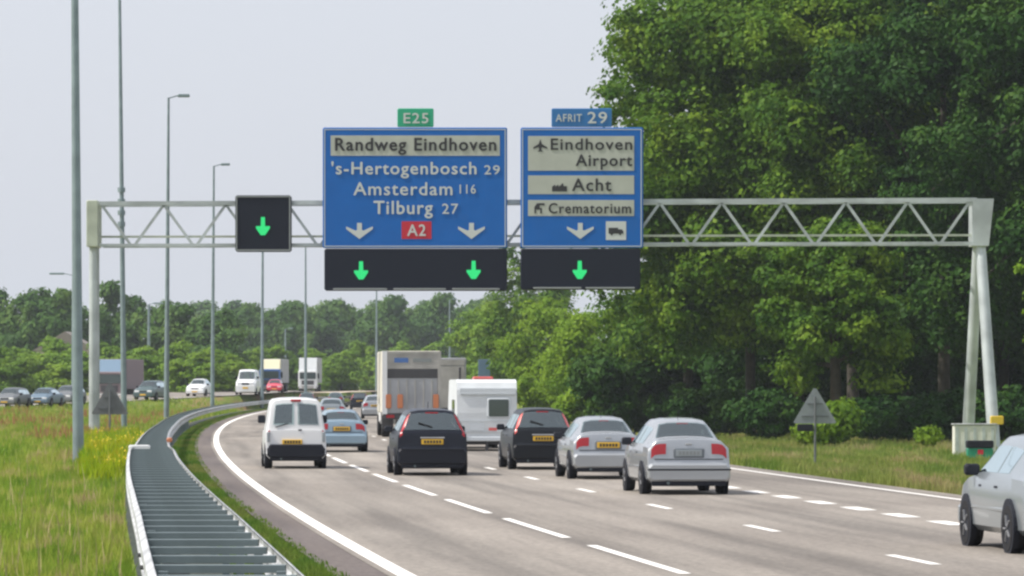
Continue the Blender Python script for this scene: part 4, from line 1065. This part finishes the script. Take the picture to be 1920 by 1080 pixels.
for sg in (-1, 1):
    wheel(cv, sg*(W/2-.12), 2.2, .31, .2, sg)
    sw = MB().box(min(sg*W/2, sg*(W/2+.012)), max(sg*W/2, sg*(W/2+.012)), 1.2, 2.6, 1.2, 1.75).build('side_window', M['glass'], cv)
MB().box(-.35, .35, L*.35, L*.35+.6, Hh, Hh+.10, .04).build('roof_hatch', M['tail_pink'], cv)
MB().box(-W/2+.2, W/2-.2, .2, L-.2, .22, .36).build('underframe', M['truck_dark'], cv)
for zz in (1.95, 1.02, .66): MB().box(-W/2+.06, W/2-.06, -.045, -.03, zz, zz+.018).build('body_seam', M['caravan_grey'], cv)
for sg in (-1, 1): MB().tube((sg*(W/2-.1), -.06, .75), (sg*(W/2-.1), -.06, 1.0), .018, n=8).build('grab_handle', M['caravan_grey'], cv)
MB().box(-.6, -.1, -.045, -.03, .70, .95).build('gas_vent', M['caravan_grey'], cv)
MB().tube((0, .05, .0), (0, .05, .34), .05, n=8).build('prop_stand', M['truck_dark'], cv)
# the car towing it
car('dark car towing the caravan, hidden behind it', 'wagon', (x+RS(d)*6.3, d+6.3, 0), 1.72, 1.48, 4.5, 'navy', group=G_O, detail=False)

M['cream_top'] = pbr('cream_yellow', (.72, .68, .48), .5)
M['muted_top'] = pbr('muted_blue_top', (.16, .25, .36), .5)
M['dull_grey'] = pbr('dull_grey_paint', (.15, .16, .17), .4, .2)
M['dull_blue'] = pbr('dull_blue_paint', (.13, .19, .25), .4, .2)
M['maroon'] = pbr('maroon_tarp', (.20, .15, .16), .7)
for _k in ('dull_grey', 'dull_blue'): lined(M[_k])
# ------------------------------------------------------------------ oncoming vehicles
G_C = 'oncoming vehicles on the far carriageway'
def opp(px, d, off=0.): return (S(px, d), d, float(OZ(d))+.05)
car('grey hatchback at the far left of the far carriageway', 'wagon', opp(8, 322), 1.75, 1.45, 4.2, 'dull_grey', away=False, group=G_C, detail=False)
car('silver blue car, second from the left on the far carriageway', 'sedan', opp(70, 326), 1.75, 1.40, 4.4, 'dull_blue', away=False, group=G_C, detail=False)
car('dark silver car just left of the nearest lamp post', 'wagon', opp(115, 336), 1.75, 1.48, 4.2, 'dull_grey', away=False, group=G_C, detail=False)
car('grey green people carrier right of the second lamp post', 'wagon', opp(268, 362), 1.85, 1.62, 4.6, 'teal_paint', away=False, group=G_C, detail=False)
car('small white car driving toward the camera past the third lamp post', 'sedan', opp(365, 385), 1.75, 1.55, 4.2, 'white_paint', away=False, group=G_C, detail=False)
car('white van coming round the bend on the far carriageway', 'van', opp(460, 402), 1.95, 2.35, 4.8, 'white_paint', away=False, group=G_C, detail=False, cat='van', name='van', glass='glass_pale')
car('bright red car in front of the distant truck with the cream top', 'wagon', opp(514, 470), 1.75, 1.4, 4.2, 'red_paint', away=False, group=G_C, detail=False)
def opp_truck(label, px, d, top, low, trailer, z=None, ht=3.9, m=-.12):
    z = float(OZ(d)) if z is None else z
    t = thing('truck', label, 'truck', (S(px, d), d, z), math.pi-math.atan(m), G_C)
    # local +y points at the camera; the nose is at y=0
    MB().box(-1.24, 1.24, -2.1, 0, .45, 2.75, .12).build('cab', M[low], t)
    MB().prism_x([(-2.1, 2.751), (-.15, 2.751), (-.7, ht-.05), (-2.1, ht)], -1.15, 1.15).build('wind_deflector', M[top], t)
    MB().box(-1.05, 1.05, .002, .03, 1.65, 2.5, .08).build('windscreen', M['glass'], t)
    MB().box(-.8, .8, .002, .03, .9, 1.45, .04).build('grille', M['truck_dark'], t)
    MB().box(-1.2, 1.2, -.1, .08, .35, .75, .05).build('bumper', M['truck_grey'], t)
    for sg in (-1, 1):
        MB().box(min(sg*.75, sg*1.1), max(sg*.75, sg*1.1), .082, .10, .48, .66).build('headlight', M['lamp_clear'], t)
        MB().box(min(sg*1.27, sg*1.5), max(sg*1.27, sg*1.5), -.3, -.1, 1.7, 2.4, .03).build('mirror', M['black_plastic'], t)
    MB().box(-1.27, 1.27, -13.5, -2.5, 1.1, ht+.05, .05).build('trailer', M[trailer], t)
    MB().box(-.45, .45, -13.2, -2, .6, 1.08).build('chassis', M['truck_dark'], t)
    for y in (-1.0, -3.6, -10.5, -11.8):
        for sg in (-1, 1): wheel(t, sg*1.04, y, .5, .33, sg)
    return t
opp_truck('truck with a light blue cab top behind the left triangular sign', 205, 400, 'muted_top', 'maroon', 'maroon', z=.75, m=.06)
opp_truck('distant truck with a cream top and blue windscreen', 506, 505, 'cream_top', 'blue_paint', 'tarp_grey', m=.02)
opp_truck('distant truck with a white cab and grey trailer, rightmost of the oncoming trucks', 577, 560, 'caravan', 'white_paint', 'tarp_grey', m=.0, ht=4.4)

# sandy strip beyond the bend
structure(strip('sandy_verge', 5.2, 9.5, 470, 900, .02, M['sand'], base=OX, zf=OZ, step=10))

# ------------------------------------------------------------------ summer haze
hz = MB().box(-2400, 2400, -500, 2700, -1.4, 46).build('haze', M['sand']); hz['kind'] = 'stuff'; hz['label'] = 'thin pale summer haze over the motorway'; hz['category'] = 'haze'
hm = bpy.data.materials.new('haze_air'); hm.use_nodes = True; tt = hm.node_tree; tt.nodes.clear()
ho = tt.nodes.new('ShaderNodeOutputMaterial'); hv = tt.nodes.new('ShaderNodeVolumePrincipled')
hv.inputs['Color'].default_value = (.86, .93, 1, 1); hv.inputs['Density'].default_value = .00014; hv.inputs['Anisotropy'].default_value = .3
tt.links.new(hv.outputs[0], ho.inputs['Volume'])
hz.data.materials.clear(); hz.data.materials.append(hm)
